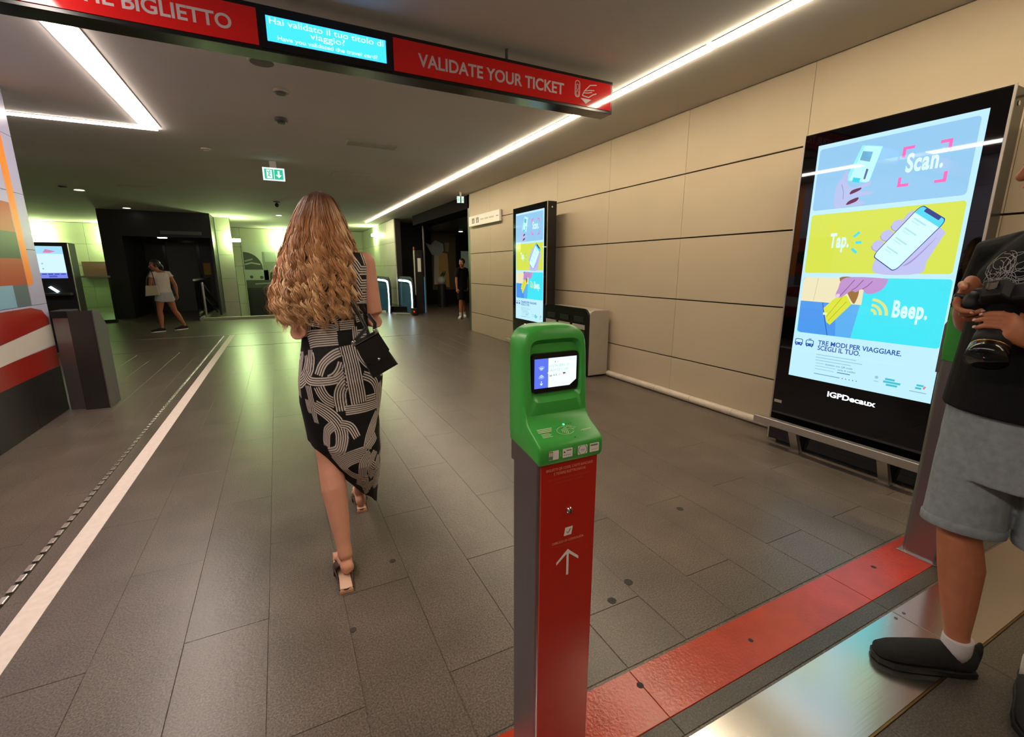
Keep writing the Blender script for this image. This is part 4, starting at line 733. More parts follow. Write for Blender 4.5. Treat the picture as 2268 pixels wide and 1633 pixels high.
F = Flat(0.003); F.poly([(5.30, 0.75), (5.50, 0.75), (5.52, 1.9), (5.34, 1.9)], mat('banner_white', '#d8d0b8'), 0); F.poly([(5.50, 0.75), (5.92, 0.62), (5.86, 1.9), (5.52, 1.95)], mat('banner_tan', '#d8ae68'), 0); F.poly([(5.0, 2.3), (5.2, 2.2), (5.4, 2.38), (5.7, 2.25), (5.72, 2.0), (5.5, 1.8), (5.25, 1.85)], mat('banner_grey', '#b4bcb8'), 1); F.poly([(5.75, 2.3), (5.95, 2.3), (5.9, 1.95), (5.78, 2.0)], mat('banner_olive', '#9a9066'), 1)
F.build('print', frame((0, 17.149, 0), (1, 0, 0), (0, 0, 1), (0, -1, 0)), t)
t = thing('potted_plant', 'small plant in a white pot in the dark side room', 'plant', (5.2, 15.9, 0)); cyl('stand', (5.2, 15.9, 0.4), 0.16, 0.8, M['dkgrey'], t, r2=0.14); bm = bmesh.new(); add_ball(bm, (5.2, 15.9, 0.93), (0.15, 0.15, 0.14)); bm_obj('pot', bm, mat('pot_white', '#b8bab4'), t, True)
for k in range(9):
    a = k * 0.7; prism('leaf', [(0, 0), (0.03, 0.10), (0, 0.24), (-0.03, 0.10)], 'y', -0.002, 0.002, mat('leaf_green', '#2f5a2c', rough=0.5), t); o = t.children[-1] if False else COL.objects[-1]
    o.matrix_parent_inverse = Matrix.Translation((-5.2, -15.9, 0)); o.location = (5.2 + 0.05 * math.cos(a), 15.9 + 0.05 * math.sin(a), 1.05); o.rotation_euler = (0.5 * math.sin(a), 0.5 * math.cos(a), a)
t = thing('notice_board', 'pale lit notice board in the dark side room behind the man in black', 'notice', (6.6, 17.1, 1.7)); box('panel', 6.42, 6.95, 17.15, 17.195, 1.25, 2.0, mat('pale_notice', '#8f9a84', emit='8f9a84', emit_s=0.12), t, 0.004); box('panel_frame', 6.40, 6.97, 17.14, 17.15, 1.22, 1.25, M['grey'], t)
# ================================================================== PEOPLE
def V(*a): return Vector(a)
def add_hand(bm, wr, d, n, s, k=1.0, curl=(0.5, 0.6, 0.5), thumb=(0.55, 0.5), spread=0.05, fr=1.0, index=None, gap=1.0):
    """wr wrist, d towards the fingers, n palm normal (fingers curl that way), s thumb side"""
    d = d.normalized(); n = (n - d * n.dot(d)).normalized(); s = (s - d * s.dot(d) - n * s.dot(n)).normalized()
    add_tube(bm, [wr - d * 0.01 * k, wr + d * 0.028 * k, wr + d * 0.062 * k, wr + d * 0.094 * k], [(0.024 * k, 0.018 * k), (0.034 * k, 0.017 * k), (0.0415 * k, 0.0155 * k), (0.042 * k * gap, 0.0125 * k)], s, 14)
    tips = []
    for q, L, r in ((0.030, 0.072, 0.0090), (0.0105, 0.080, 0.0093), (-0.0095, 0.075, 0.0088), (-0.029, 0.059, 0.0078)):
        q *= gap; p = wr + d * (0.085 - abs(q) * 0.12) * k + s * q * k; dr = (d + s * spread * q * 25).normalized(); ang = 0.0; pts = [p - dr * 0.012 * k, p]; rad = [r * k * 1.02 * fr] * 2
        for f, c in zip((0.46, 0.30, 0.24), index if (index and q > .02) else curl):
            ang += c; v = dr * math.cos(ang) + n * math.sin(ang); p = p + v * (L * f * k); pts.append(p); rad.append(r * k * fr * (0.98 if f > 0.4 else 0.90 if f > 0.28 else 0.76))
        add_tube(bm, pts, rad, s, 10); tips.append((p, v, (n * math.cos(ang) - dr * math.sin(ang)) * -1, r * k))
    p = wr + d * 0.022 * k + s * 0.026 * k; v = (d * math.cos(thumb[0]) + s * math.sin(thumb[0]) + n * 0.35).normalized(); pts = [p - v * 0.01 * k, p]; rad = [0.0125 * k, 0.0125 * k]
    for L, c in ((0.040, 0.0), (0.032, thumb[1]), (0.024, thumb[1] * 0.7)):
        v = (v + (d * 0.55 - s * 0.45 + n * 0.35) * c).normalized(); p = p + v * L * k; pts.append(p); rad.append((0.0112 if L > 0.03 else 0.0092) * k)
    add_tube(bm, pts, rad, n, 10); tips.append((p, v, n * -1, 0.010 * k))
    return tips
def add_head(bm, c, f, up, k=1.0, jaw=True):
    f = f.normalized(); up = (up - f * up.dot(f)).normalized(); r = f.cross(up).normalized()
    R = Matrix((( r.x, f.x, up.x), (r.y, f.y, up.y), (r.z, f.z, up.z)))
    def A(o, rad): add_ball(bm, c + R @ (Vector(o) * k), tuple(q * k for q in rad), R)
    A((0, -0.012, 0.022), (0.074, 0.092, 0.090)); A((0, 0.018, -0.035), (0.060, 0.070, 0.078)); A((0, 0.048, -0.088), (0.034, 0.032, 0.026)); A((0, 0.062, 0.028), (0.050, 0.022, 0.028))
    add_tube(bm, [c + R @ (V(0, 0.082, 0.012) * k), c + R @ (V(0, 0.098, -0.014) * k), c + R @ (V(0, 0.106, -0.030) * k)], [0.0085 * k, 0.0115 * k, 0.0145 * k], r, 10)
    A((0, 0.082, -0.058), (0.022, 0.012, 0.010))
    for q in (1, -1): A((q * 0.075, -0.008, -0.008), (0.008, 0.022, 0.032)); A((q * 0.040, 0.058, -0.025), (0.022, 0.022, 0.020))
    return R
def face_parts(parent, c, R, k=1.0):
    for q in (1, -1):
        bm = bmesh.new(); add_ball(bm, c + R @ (V(q * 0.030, 0.0690, 0.004) * k), 0.0125 * k, None, 14); e = bm_obj('eye', bm, M['eye'], parent, True)
        bm = bmesh.new(); add_ball(bm, c + R @ (V(q * 0.030, 0.0775, 0.004) * k), 0.0055 * k, None, 10); bm_obj('iris', bm, M['iris'], e, True)
    bm = bmesh.new(); add_ball(bm, c + R @ (V(0, 0.0905, -0.058) * k), (0.020 * k, 0.006 * k, 0.0065 * k), R, 14); bm_obj('lips', bm, M['lip'], parent, True)
def add_leg(bm, hip, kn, an, toe, k=1.0, foot=True, fat=1.0):
    m1 = hip.lerp(kn, 0.45); c1 = kn.lerp(an, 0.28); c2 = kn.lerp(an, 0.62); fwd = (toe - an); fwd.z = 0; fwd = fwd.normalized(); sd = V(-fwd.y, fwd.x, 0)
    back = -fwd * 0.007 * k
    add_tube(bm, [hip, m1, kn.lerp(hip, 0.12), kn, c1 + back, c2 + back * 0.4, an.lerp(kn, 0.12), an], [0.088 * k * fat, 0.080 * k * fat, 0.057 * k * fat, 0.054 * k * fat, 0.058 * k * fat, 0.045 * k * fat, 0.033 * k, 0.033 * k], sd, 18)
    if foot:
        heel = V(an.x, an.y, 0) - fwd * 0.035 * k; heel.z = an.z - 0.052 * k; ball = toe - fwd * 0.055 * k
        add_ball(bm, heel + fwd * 0.006 * k, (0.030 * k, 0.030 * k, 0.032 * k))
        add_tube(bm, [heel + V(0, 0, 0.005), an.lerp(toe, 0.35) + V(0, 0, -0.018 * k), ball, toe - fwd * 0.01], [(0.029 * k, 0.026 * k), (0.034 * k, 0.027 * k), (0.041 * k, 0.017 * k), (0.030 * k, 0.010 * k)], sd, 14)
        for i, q in enumerate((0.028, 0.012, -0.003, -0.017, -0.029)):
            o = toe + sd * q * k - fwd * (0.02 + 0.004 * i) * k; add_tube(bm, [o - fwd * 0.02 * k, o, o + fwd * (0.020 - 0.002 * i) * k], [0.009 * k, 0.0088 * k, 0.0075 * k], sd, 8)
def add_arm(bm, sh, el, wr, k=1.0, fat=1.0):
    add_tube(bm, [sh, sh.lerp(el, 0.35), el.lerp(sh, 0.12), el, el.lerp(wr, 0.25), wr.lerp(el, 0.15), wr], [0.052 * k * fat, 0.047 * k * fat, 0.038 * k * fat, 0.037 * k * fat, 0.040 * k * fat, 0.026 * k * fat, (0.026 * k, 0.021 * k)], V(0, 0, 1), 16)
# ------------------------------------------------------------------ woman with the long hair
WO = thing('person', 'woman seen from behind with long wavy strawberry blonde hair and black and white patterned dress', 'person', (0.21, 2.2, 0))
bm = bmesh.new(); X = V(1, 0, 0)
add_tube(bm, [V(.222, 2.25, .80), V(.222, 2.245, .86), V(.224, 2.24, .93), V(.218, 2.25, 1.07), V(.216, 2.25, 1.20), V(.215, 2.245, 1.33), V(.213, 2.24, 1.40), V(.208, 2.235, 1.445)], [(.150, .105), (.166, .118), (.158, .112), (.122, .090), (.132, .100), (.140, .098), (.110, .075), (.055, .052)], X, 24)
for q in (-1, 1): add_ball(bm, V(.222 + q * .072, 2.195, .865), (.082, .080, .085))
add_tube(bm, [V(.208, 2.235, 1.42), V(.203, 2.245, 1.475), V(.20, 2.26, 1.52)], [.052, .049, .050], X, 14)
hc = V(.197, 2.265, 1.565); HR = add_head(bm, hc, V(0, 1, -.12), V(0, 0, 1), 0.98)
LH, LK, LA, LT = V(.148, 2.25, .86), V(.134, 2.150, .475), V(.153, 1.985, .098), V(.140, 2.125, .030)
RH, RK, RA, RT = V(.298, 2.26, .86), V(.335, 2.46, .49), V(.308, 2.585, .095), V(.320, 2.745, .045)
add_leg(bm, LH, LK, LA, LT, 0.97); add_leg(bm, RH, RK, RA, RT, 0.97)
aL = (V(.055, 2.245, 1.385), V(.056, 2.185, 1.088), V(.145, 2.40, 1.14)); aR = (V(.362, 2.245, 1.385), V(.392, 2.205, 1.118), V(.310, 2.41, 1.155))
add_arm(bm, *aL, 0.97); add_arm(bm, *aR, 0.97)
for a, sgn in ((aL, 1), (aR, -1)):
    d = (a[2] - a[1]).normalized(); add_hand(bm, a[2], V(sgn * .35, .9, .1), V(sgn * .8, -.35, -.15), V(0, .1, 1), 0.92, (0.35, 0.45, 0.4))
me = voxel(bm, 0.0046, 5); WB_ = link('body', me, WO, M['skin'], True); face_parts(WO, hc, HR, 0.98)
# dress: rings from the shoulders to a slanting hem, the print worked out on the cloth itself
RINGS = [(1.425, .222, 2.245, .150, .072), (1.38, .222, 2.245, .158, .098), (1.30, .222, 2.245, .152, .112), (1.17, .221, 2.25, .146, .112), (1.085, .218, 2.25, .142, .104), (1.02, .222, 2.245, .156, .116), (.95, .226, 2.235, .174, .140), (.86, .2235, 2.228, .186, .158), (.76, .216, 2.235, .182, .158), (.66, .214, 2.27, .170, .205), (.56, .222, 2.305, .168, .258), (.46, .246, 2.345, .144, .282), (.36, .272, 2.395, .116, .262), (.26, .292, 2.45, .092, .220), (.16, .318, 2.50, .068, .165), (.07, .338, 2.53, .050, .125)]
RA_ = np.array(RINGS)[::-1]
def ringp(z): return [np.interp(z, RA_[:, 0], RA_[:, i]) for i in range(1, 5)]
NU, NV = 620, 600
th = np.linspace(0, 2 * np.pi, NU, endpoint=False)          # 0 = centre back, grows towards the right side
def hem(t):      # lower edge height by angle
    deg = np.degrees(t)
    return np.interp(deg, [0, 25, 50, 90, 140, 180, 230, 262, 278, 296, 320, 345, 360], [.215, .125, .085, .105, .14, .18, .26, .42, .60, .555, .44, .29, .215])
def topz(t):
    deg = np.degrees(t); return np.interp(deg, [0, 40, 58, 75, 90, 105, 125, 180, 235, 255, 270, 285, 302, 320, 360], [1.425, 1.428, 1.425, 1.36, 1.29, 1.34, 1.36, 1.30, 1.36, 1.34, 1.29, 1.36, 1.425, 1.428, 1.425])
hz, tz = hem(th), topz(th)
vv = np.linspace(0, 1, NV)[:, None]; Z = tz[None, :] * (1 - vv) + hz[None, :] * vv
cx_, cy_, rx_, ry_ = ringp(Z)
ex = 0.86
sn, cs = np.sin(th)[None, :], np.cos(th)[None, :]
fold = 1 + 0.012 * np.sin(5 * th[None, :] + 9 * Z) * np.clip((0.9 - Z) / 0.5, 0, 1) + 0.008 * np.sin(11 * th[None, :] - 14 * Z) * np.clip((0.75 - Z) / 0.4, 0, 1)
bun = 0.010 * np.exp(-((Z - .86) / .09) ** 2) * np.exp(-((np.abs(((th + np.pi) % (2 * np.pi)) - np.pi)[None, :]) / .25) ** 2)      # dip between the hips
# gathers above the right knee
fold = fold + 0.02 * np.exp(-((Z - .45) / .12) ** 2) * np.sin(46 * Z + 3 * th[None, :]) * np.clip(np.sin(th[None, :]), 0, 1)
XX = cx_ + rx_ * np.sign(sn) * np.abs(sn) ** ex * fold; YY = cy_ - ry_ * np.sign(cs) * np.abs(cs) ** ex * fold + bun
co = np.stack([XX, YY, Z], -1).reshape(-1, 3)
SS = ((th + np.pi) % (2 * np.pi) - np.pi)[None, :]
# cloth coordinates: s = sideways distance from centre back along the surface, t = height
d = np.hypot(np.diff(XX, axis=1, append=XX[:, :1]), np.diff(YY, axis=1, append=YY[:, :1])); cum = np.concatenate([np.zeros((NV, 1)), np.cumsum(d, 1)[:, :-1]], 1); tot = d.sum(1, keepdims=True)
s_arc = np.where(cum > tot / 2, cum - tot, cum)
s = s_arc + (cx_ - 0.2225)        # keep the print upright while the skirt swings to the right
t_ = Z
col = np.zeros(s.shape); LW = 0.0098
def band(pts, hw, n=None):
    """a ribbon of parallel white lines along a polyline (cloth metres)"""
    global col
    P = np.array(pts); best = np.full(s.shape, 9.0); sg = np.zeros(s.shape)
    x0, x1, y0, y1 = P[:, 0].min() - hw, P[:, 0].max() + hw, P[:, 1].min() - hw, P[:, 1].max() + hw
    mk = (s > x0) & (s < x1) & (t_ > y0) & (t_ < y1); a = s[mk]; b = t_[mk]
    if a.size == 0: return
    bs = np.full(a.shape, 9.0); sd = np.zeros(a.shape)
    for i in range(len(P) - 1):
        dx, dy = P[i + 1] - P[i]; L2 = dx * dx + dy * dy; u = ((a - P[i, 0]) * dx + (b - P[i, 1]) * dy) / L2
        lo = 0 if i == 0 else -0.5; inside = (u >= (0 if i == 0 else -.6)) & (u <= (1 if i == len(P) - 2 else 1.6)); uc = np.clip(u, 0, 1)
        ds = np.hypot(a - P[i, 0] - uc * dx, b - P[i, 1] - uc * dy); cr = np.sign(dx * (b - P[i, 1]) - dy * (a - P[i, 0])); k = (ds < bs) & inside; bs[k] = ds[k]; sd[k] = cr[k]
    off = bs * sd; ok = bs < hw; m = max(2, round(2 * hw / LW)); ph = ((off + hw) / (2 * hw) * m) % 1.0
    c = np.clip((0.235 - np.abs(ph - 0.5)) / 0.16 + 0.5, 0, 1); cur = col[mk]; cur[ok] = c[ok]; col[mk] = cur
def smooth(pts, n=6):
    P = [Vector(p) for p in pts]; out = []
    for i in range(len(P) - 1):
        p0 = P[max(i - 1, 0)]; p1 = P[i]; p2 = P[i + 1]; p3 = P[min(i + 2, len(P) - 1)]
        for j in range(n): u = j / n; q = 0.5 * ((2 * p1) + (p2 - p0) * u + (2 * p0 - 5 * p1 + 4 * p2 - p3) * u * u + (3 * p1 - p0 - 3 * p2 + p3) * u ** 3); out.append((q.x, q.y))
    out.append((P[-1].x, P[-1].y)); return out
def cA(x, y): px = 650 + .1347 * x; py = 680 + .1347 * y; return ((px - 748) * .00212, 1.172 - (py - 690) * .00228)
def cB(x, y): px = 600 + .3061 * x; py = 850 + .3061 * y; return ((px - 748) * .00212 + max(0, (py - 900)) * .00005, 1.172 - (py - 690) * .00233)
kA = .1347 * .00212; kB = .3061 * .00212
rp = np.random.default_rng(3)
for i in range(46):      # the sides and front: loose bows and bars in the same manner
    s0 = rp.uniform(.17, .52) * rp.choice([-1, 1]); t0 = rp.uniform(.1, 1.4); a0 = rp.uniform(0, 6.28); r = rp.uniform(.05, .10)
    if rp.random() < .6: band([(s0 + r * math.cos(a0 + q * .22), t0 + r * math.sin(a0 + q * .22)) for q in range(12)], rp.uniform(.022, .034))
    else: band([(s0, t0), (s0 + .16 * math.cos(a0), t0 + .16 * math.sin(a0))], rp.uniform(.024, .036))
for (t0, a) in ((1.36, 1), (1.30, -1), (1.24, 1)):
    band(smooth([(-.15, t0), (-.06, t0 + .03 * a), (.02, t0 - .03)], 5), .028); band([(.07, t0 + .05), (.11, t0 - .01), (.16, t0 - .01)], .022); band([(.0, t0 - .05), (.06, t0 + .02)], .024)
for pts, hw, f in [
    ([(130, 40), (330, 190)], 80, 0), ([(470, -40), (520, 80), (560, 200)], 90, 0), ([(600, 190), (720, 120), (790, 40)], 60, 0), ([(160, 235), (300, 225), (420, 245), (660, 290)], 45, 0), ([(668, 275), (960, 262)], 78, 0),
    ([(990, 190), (1140, 170)], 60, 0), ([(150, 470), (300, 440), (690, 425)], 132, 0), ([(980, 430), (1180, 430)], 90, 0), ([(960, 300), (965, 560), (985, 700), (1060, 830), (1180, 930), (1345, 985)], 46, 0), ([(1000, 500), (1030, 600), (1075, 700), (1190, 850), (1345, 930)], 58, 0), ([(1100, 600), (1210, 650), (1300, 770)], 74, 0),
    ([(700, 640), (600, 670), (480, 740), (400, 830), (350, 940)], 72, 0), ([(700, 780), (660, 870), (590, 950), (500, 990)], 58, 0), ([(180, 600), (185, 750), (180, 900)], 52, 0), ([(110, 920), (180, 1000), (300, 1030), (560, 1020), (660, 985), (750, 910)], 66, 0), ([(365, 1100), (400, 1200), (460, 1290), (570, 1360)], 84, 0), ([(750, 1060), (680, 1130), (640, 1250), (650, 1480)], 92, 0), ([(190, 1090), (190, 1300), (150, 1640)], 60, 0), ([(215, 1370), (400, 1490), (600, 1650)], 60, 0),
    ([(100, 1300), (70, 1500)], 60, 0), ([(1000, 990), (1120, 1050), (1210, 1150), (1255, 1300), (1265, 1460)], 74, 0), ([(700, 1480), (1290, 1480)], 78, 0), ([(880, 1350), (1215, 1345)], 58, 0), ([(818, 560), (850, 800), (905, 1400)], 122, 0), ([(1340, 1150), (1400, 1350), (1330, 1600)], 50, 0),
    ([(270, 40), (350, 90), (410, 160), (425, 250), (380, 330), (280, 350)], 48, 1), ([(380, 165), (310, 210), (270, 300)], 34, 1), ([(430, 160), (490, 185), (530, 260)], 30, 1), ([(360, 425), (470, 390), (600, 370)], 56, 1), ([(300, 360), (370, 460), (460, 540), (620, 590)], 32, 1), ([(730, 150), (650, 240), (600, 350)], 42, 1), ([(700, 290), (600, 340)], 30, 1), ([(640, 390), (570, 450), (555, 570)], 46, 1), ([(690, 390), (640, 470), (660, 560)], 36, 1), ([(750, 440), (700, 500), (650, 470)], 30, 1),
    ([(470, 600), (560, 660), (600, 790)], 42, 1), ([(590, 600), (615, 760)], 36, 1), ([(640, 740), (690, 680), (735, 710)], 36, 1), ([(740, 20), (765, 180)], 40, 1), ([(650, 600), (720, 560), (740, 640)], 30, 1)]:
    q = [(cB if f else cA)(*p) for p in pts]; q = smooth(q, 5) if len(q) > 2 and not (pts[0][0] == 818) else q
    band(q, hw * (kB if f else kA) * 1.02)
col[(np.abs(s) < .0016) & (t_ > .8)] = 0      # centre back seam
fc = []
for r in range(NV - 1):
    a = np.arange(NU) + r * NU; b = np.roll(np.arange(NU), -1) + r * NU; fc.append(np.stack([a, a + NU, b + NU, b], 1))
fc = np.concatenate(fc)
me = bpy.data.meshes.new('dress'); me.vertices.add(len(co)); me.vertices.foreach_set('co', co.ravel()); me.loops.add(fc.size); me.loops.foreach_set('vertex_index', fc.ravel().astype(np.int32)); me.polygons.add(len(fc)); me.polygons.foreach_set('loop_start', np.arange(0, fc.size, 4, dtype=np.int32)); me.polygons.foreach_set('use_smooth', np.ones(len(fc), bool)); me.update(calc_edges=True)
at = me.color_attributes.new('print', 'FLOAT_COLOR', 'POINT'); cc = np.ones((len(co), 4), np.float32); pv = col.reshape(-1)
cc[:, :3] = np.array(lin('#d6c9be'))[None] * pv[:, None] + np.array(lin('#0d0c0e'))[None] * (1 - pv[:, None]); at.data.foreach_set('color', cc.ravel())
m = bpy.data.materials.new('patterned_crepe'); m.use_nodes = True; b_ = m.node_tree.nodes['Principled BSDF']; b_.inputs['Roughness'].default_value = .7; b_.inputs['Specular IOR Level'].default_value = .25
ca = m.node_tree.nodes.new('ShaderNodeVertexColor'); ca.layer_name = 'print'; m.node_tree.links.new(ca.outputs['Color'], b_.inputs['Base Color'])
DR = link('dress', me, WO, m)
# sandals
def sandal(heel, fwd, L, tilt=0.0):
    f = V(*fwd).normalized(); sd = V(f.y, -f.x, 0)
    def W_(u, v, z): return heel + f * u + sd * v + V(0, 0, z)
    sh = [(0, -.027), (0, .027), (.09, .026), (.17, .040), (L, .036), (L, -.036), (.17, -.040), (.09, -.026)]
    for nm, z0, z1, g, m_ in (('sole', 0.0, .012, 1.0, M['tan']), ('footbed', .0122, .017, .93, M['insole'])):
        bm = bmesh.new(); A = [bm.verts.new(W_(.004 if g < 1 and u == 0 else u * (1 if g == 1 else .985), v * g, z0)) for u, v in sh]; B = [bm.verts.new(W_(.004 if g < 1 and u == 0 else u * (1 if g == 1 else .985), v * g, z1)) for u, v in sh]
        bm.faces.new(A); bm.faces.new(B[::-1]); [bm.faces.new((A[i], B[i], B[(i + 1) % 8], A[(i + 1) % 8])) for i in range(8)]; o = bm_obj('sandal_' + nm, bm, m_, WO)
    bm = bmesh.new()
    rows = []
    for u in (.125, .15, .185, .20):
        rows.append([bm.verts.new(W_(u, .044 * math.cos(a), .010 + (.052 - (u - .125) * .25) * math.sin(a))) for a in np.linspace(0, math.pi, 13)])
    for r0, r1 in zip(rows, rows[1:]):
        for j in range(12): bm.faces.new((r0[j], r0[j + 1], r1[j + 1], r1[j]))
    o = bm_obj('sandal_strap', bm, M['brownleather'], WO, True); md = o.modifiers.new('t', 'SOLIDIFY'); md.thickness = .004
    bm = bmesh.new(); add_tube(bm, [W_(.012, -.028, .014), W_(.004, 0, .016), W_(.012, .028, .014), W_(.09, .027, .014), W_(.15, .038, .014)], [.0035] * 5, V(0, 0, 1), 8); add_tube(bm, [W_(.012, -.028, .014), W_(.09, -.027, .014), W_(.15, -.038, .014)], [.0035] * 3, V(0, 0, 1), 8); bm_obj('sandal_rim', bm, M['brownleather'], WO, True)
    # side strap behind the ankle bone
    bm = bmesh.new()
    for q in (1, -1): add_tube(bm, [W_(.150, q * .042, .030), W_(.12, q * .037, .036), W_(.085, q * .031, .026), W_(.055, q * .0275, .015)], [(.011, .0025), (.010, .0025), (.008, .0025), (.005, .0025)], V(0, 0, 1), 10)
    bm_obj('sandal_side_strap', bm, M['brownleather'], WO, True)
sandal(V(.1365, 1.845, .0012), (.03, 1, 0), .285); sandal(V(.303, 2.505, .0012), (.06, 1, 0), .265)
# hair: a covering shape plus many wavy locks
hz_ = np.array([1.685, 1.675, 1.66, 1.63, 1.58, 1.52, 1.46, 1.40, 1.34, 1.28, 1.22, 1.17, 1.12])[::-1]
hxl = np.array([.190, .160, .138, .115, .088, .066, .042, .020, .004, -.018, -.030, -.018, .0])[::-1]; hxr = np.array([.195, .226, .246, .264, .286, .304, .322, .338, .346, .346, .344, .342, .338])[::-1]
hyb = np.array([2.25, 2.215, 2.19, 2.165, 2.148, 2.14, 2.132, 2.122, 2.112, 2.105, 2.103, 2.106, 2.11])[::-1]; hyc = np.array([2.262, 2.262, 2.262, 2.262, 2.262, 2.262, 2.262, 2.26, 2.255, 2.245, 2.235, 2.23, 2.23])[::-1]
def hp(phi, z, r):      # phi: pi..2pi across the back, r layer
    xl, xr, yb, yc = (np.interp(z, hz_, q) for q in (hxl, hxr, hyb, hyc)); c = (xl + xr) / 2; hw = (xr - xl) / 2
    return c + hw * r * np.cos(phi), yc + (yc - yb) * r * np.sin(phi)
bm = bmesh.new(); rows = []
for z in np.linspace(1.679, 1.20, 46):
    x, y = hp(np.linspace(math.pi - .35, 2 * math.pi + .35, 60), z, .90); w = 1 + 0.02 * np.sin(np.arange(60) * 1.1 + z * 30)
    rows.append([bm.verts.new((a, b, z + .004 * math.sin(i * 1.7 + z * 20))) for i, (a, b) in enumerate(zip(x, y))])
for r0, r1 in zip(rows, rows[1:]):
    for j in range(59): bm.faces.new((r0[j], r0[j + 1], r1[j + 1], r1[j]))
cap = bm.verts.new((.195, 2.262, 1.685)); [bm.faces.new((cap, rows[0][j + 1], rows[0][j])) for j in range(59)]
def hairmat(name):
    m = bpy.data.materials.new(name); m.use_nodes = True; nt = m.node_tree; b = nt.nodes['Principled BSDF']; a = nt.nodes.new('ShaderNodeVertexColor'); a.layer_name = 'tone'; nt.links.new(a.outputs['Color'], b.inputs['Base Color'])
    b.inputs['Roughness'].default_value = .42; b.inputs['Specular IOR Level'].default_value = .45; b.inputs['Subsurface Weight'].default_value = 0.0; return m
under = bm_obj('hair_underlayer', bm, mat('hair_under', '#5a3420', rough=.6, noise_amt=.2, noise_scale=90), WO, True)
NS, NK = 6000, 52
g = np.random.default_rng(11); NCL = 150
cphi = g.uniform(math.pi - .45, 2 * math.pi + .45, NCL); cph = g.uniform(0, 6.28, NCL); cwl = g.uniform(.070, .115, NCL); cam_ = g.uniform(.007, .0155, NCL); cend = g.uniform(1.135, 1.215, NCL); crl = g.uniform(.86, 1.04, NCL); ctone = g.random(NCL)
cend = cend + .055 * np.clip(np.cos(cphi), -.2, 1) - .02
vs = np.zeros((NS, NK, 2, 3)); tn = np.zeros((NS, NK, 2, 3), np.float32)
root = np.array(lin('#5a3320')); mid = np.array(lin('#b87a48')); tip = np.array(lin('#e8b880')); gold = np.array(lin('#f6d6a6'))
for i in range(NS):
    k = g.integers(NCL); fly = g.random() < .035
    phi0 = cphi[k] + g.normal(0, .10); r0 = min(1.05, crl[k] + g.normal(0, .035)); ztop = 1.684 - abs(g.normal(0, .018)) - (0.05 * g.random() if g.random() < .5 else 0)
    zend = cend[k] + g.normal(0, .018) + (g.uniform(0, .35) if g.random() < .22 else 0)
    u = np.linspace(0, 1, NK); z = ztop + (zend - ztop) * u
    grow = np.clip((ztop - z) / .25, 0, 1) ** 1.3
    cl = np.clip(1 - .95 * np.clip((ztop - z) / .42, 0, 1), .16, 1); phi = cphi[k] + (phi0 - cphi[k]) * cl
    x, y = hp(phi, z, r0); hw = (np.interp(z, hz_, hxr) - np.interp(z, hz_, hxl)) / 2
    w = 6.283 * (1.7 - z) / cwl[k] * (1 + .2 * (1.7 - z)) + cph[k] + .35 * g.normal(); am = cam_[k] * grow * (.6 + .55 * u) * (1.0 + .15 * g.normal())
    tx_, ty_ = -np.sin(phi), np.cos(phi); nx_, ny_ = np.cos(phi), np.sin(phi)
    x = x + tx_ * am * np.sin(w) + nx_ * am * .7 * np.cos(w) + g.normal(0, .0016); y = y + ty_ * am * np.sin(w) + ny_ * am * .7 * np.cos(w)
    if fly: q = u ** 2 * g.uniform(.01, .035); x = x + nx_ * q + g.normal(0, .004) * u; y = y + ny_ * q * .6
    wd = (.0021 + .0012 * g.random()) * np.minimum(1, (1.03 - u) * 5) * (.45 if fly else 1) * (0.5 + 0.5 * np.minimum(1, u * 6)); a_ = g.uniform(-.8, .8)
    sx = tx_ * math.cos(a_) + nx_ * math.sin(a_); sy = ty_ * math.cos(a_) + ny_ * math.sin(a_)
    vs[i, :, 0, 0] = x - sx * wd / 2; vs[i, :, 0, 1] = y - sy * wd / 2; vs[i, :, 0, 2] = z; vs[i, :, 1, 0] = x + sx * wd / 2; vs[i, :, 1, 1] = y + sy * wd / 2; vs[i, :, 1, 2] = z
    tt = np.clip((1.66 - z) / .12, 0, 1)[:, None]; t2 = np.clip((1.56 - z) / .38, 0, 1)[:, None] * (.35 + .6 * ctone[k]); c = root * (1 - tt) + mid * tt; c = c * (1 - t2) + tip * t2
    if ctone[k] > .74 or g.random() < .08: c = c * (1 - .55 * tt) + gold * .55 * tt
    c = c * (.62 + .6 * ctone[k]) * g.uniform(.8, 1.2); tn[i] = c[:, None, :]
base = (np.arange(NS)[:, None] * NK + np.arange(NK - 1)[None]) * 2
fc = np.stack([base, base + 1, base + 3, base + 2], -1).reshape(-1, 4)
co = vs.reshape(-1, 3); me = bpy.data.meshes.new('hair'); me.vertices.add(len(co)); me.vertices.foreach_set('co', co.ravel()); me.loops.add(fc.size); me.loops.foreach_set('vertex_index', fc.ravel().astype(np.int32)); me.polygons.add(len(fc)); me.polygons.foreach_set('loop_start', np.arange(0, fc.size, 4, dtype=np.int32)); me.polygons.foreach_set('use_smooth', np.ones(len(fc), bool)); me.update(calc_edges=True)
at = me.color_attributes.new('tone', 'FLOAT_COLOR', 'POINT'); cc = np.ones((len(co), 4), np.float32); cc[:, :3] = np.clip(tn.reshape(-1, 3), 0, 1); at.data.foreach_set('color', cc.ravel())
HA = link('hair', me, WO, hairmat('strawberry_blonde_hair')); HA['kind'] = 'stuff'
bm = bmesh.new(); add_ball(bm, hc + HR @ V(0, -.006, .020), (.078, .092, .084), HR, 28)
for v in list(bm.verts):
    q = HR.transposed() @ (v.co - hc)
    if q.z < -.04 or (q.y > .040 and q.z < .070) or q.y < -.035: bm.verts.remove(v)
bm_obj('hair_cap', bm, mat('auburn_hair', '#6b4028', rough=.5, noise_amt=.2, noise_scale=90), WO, True)
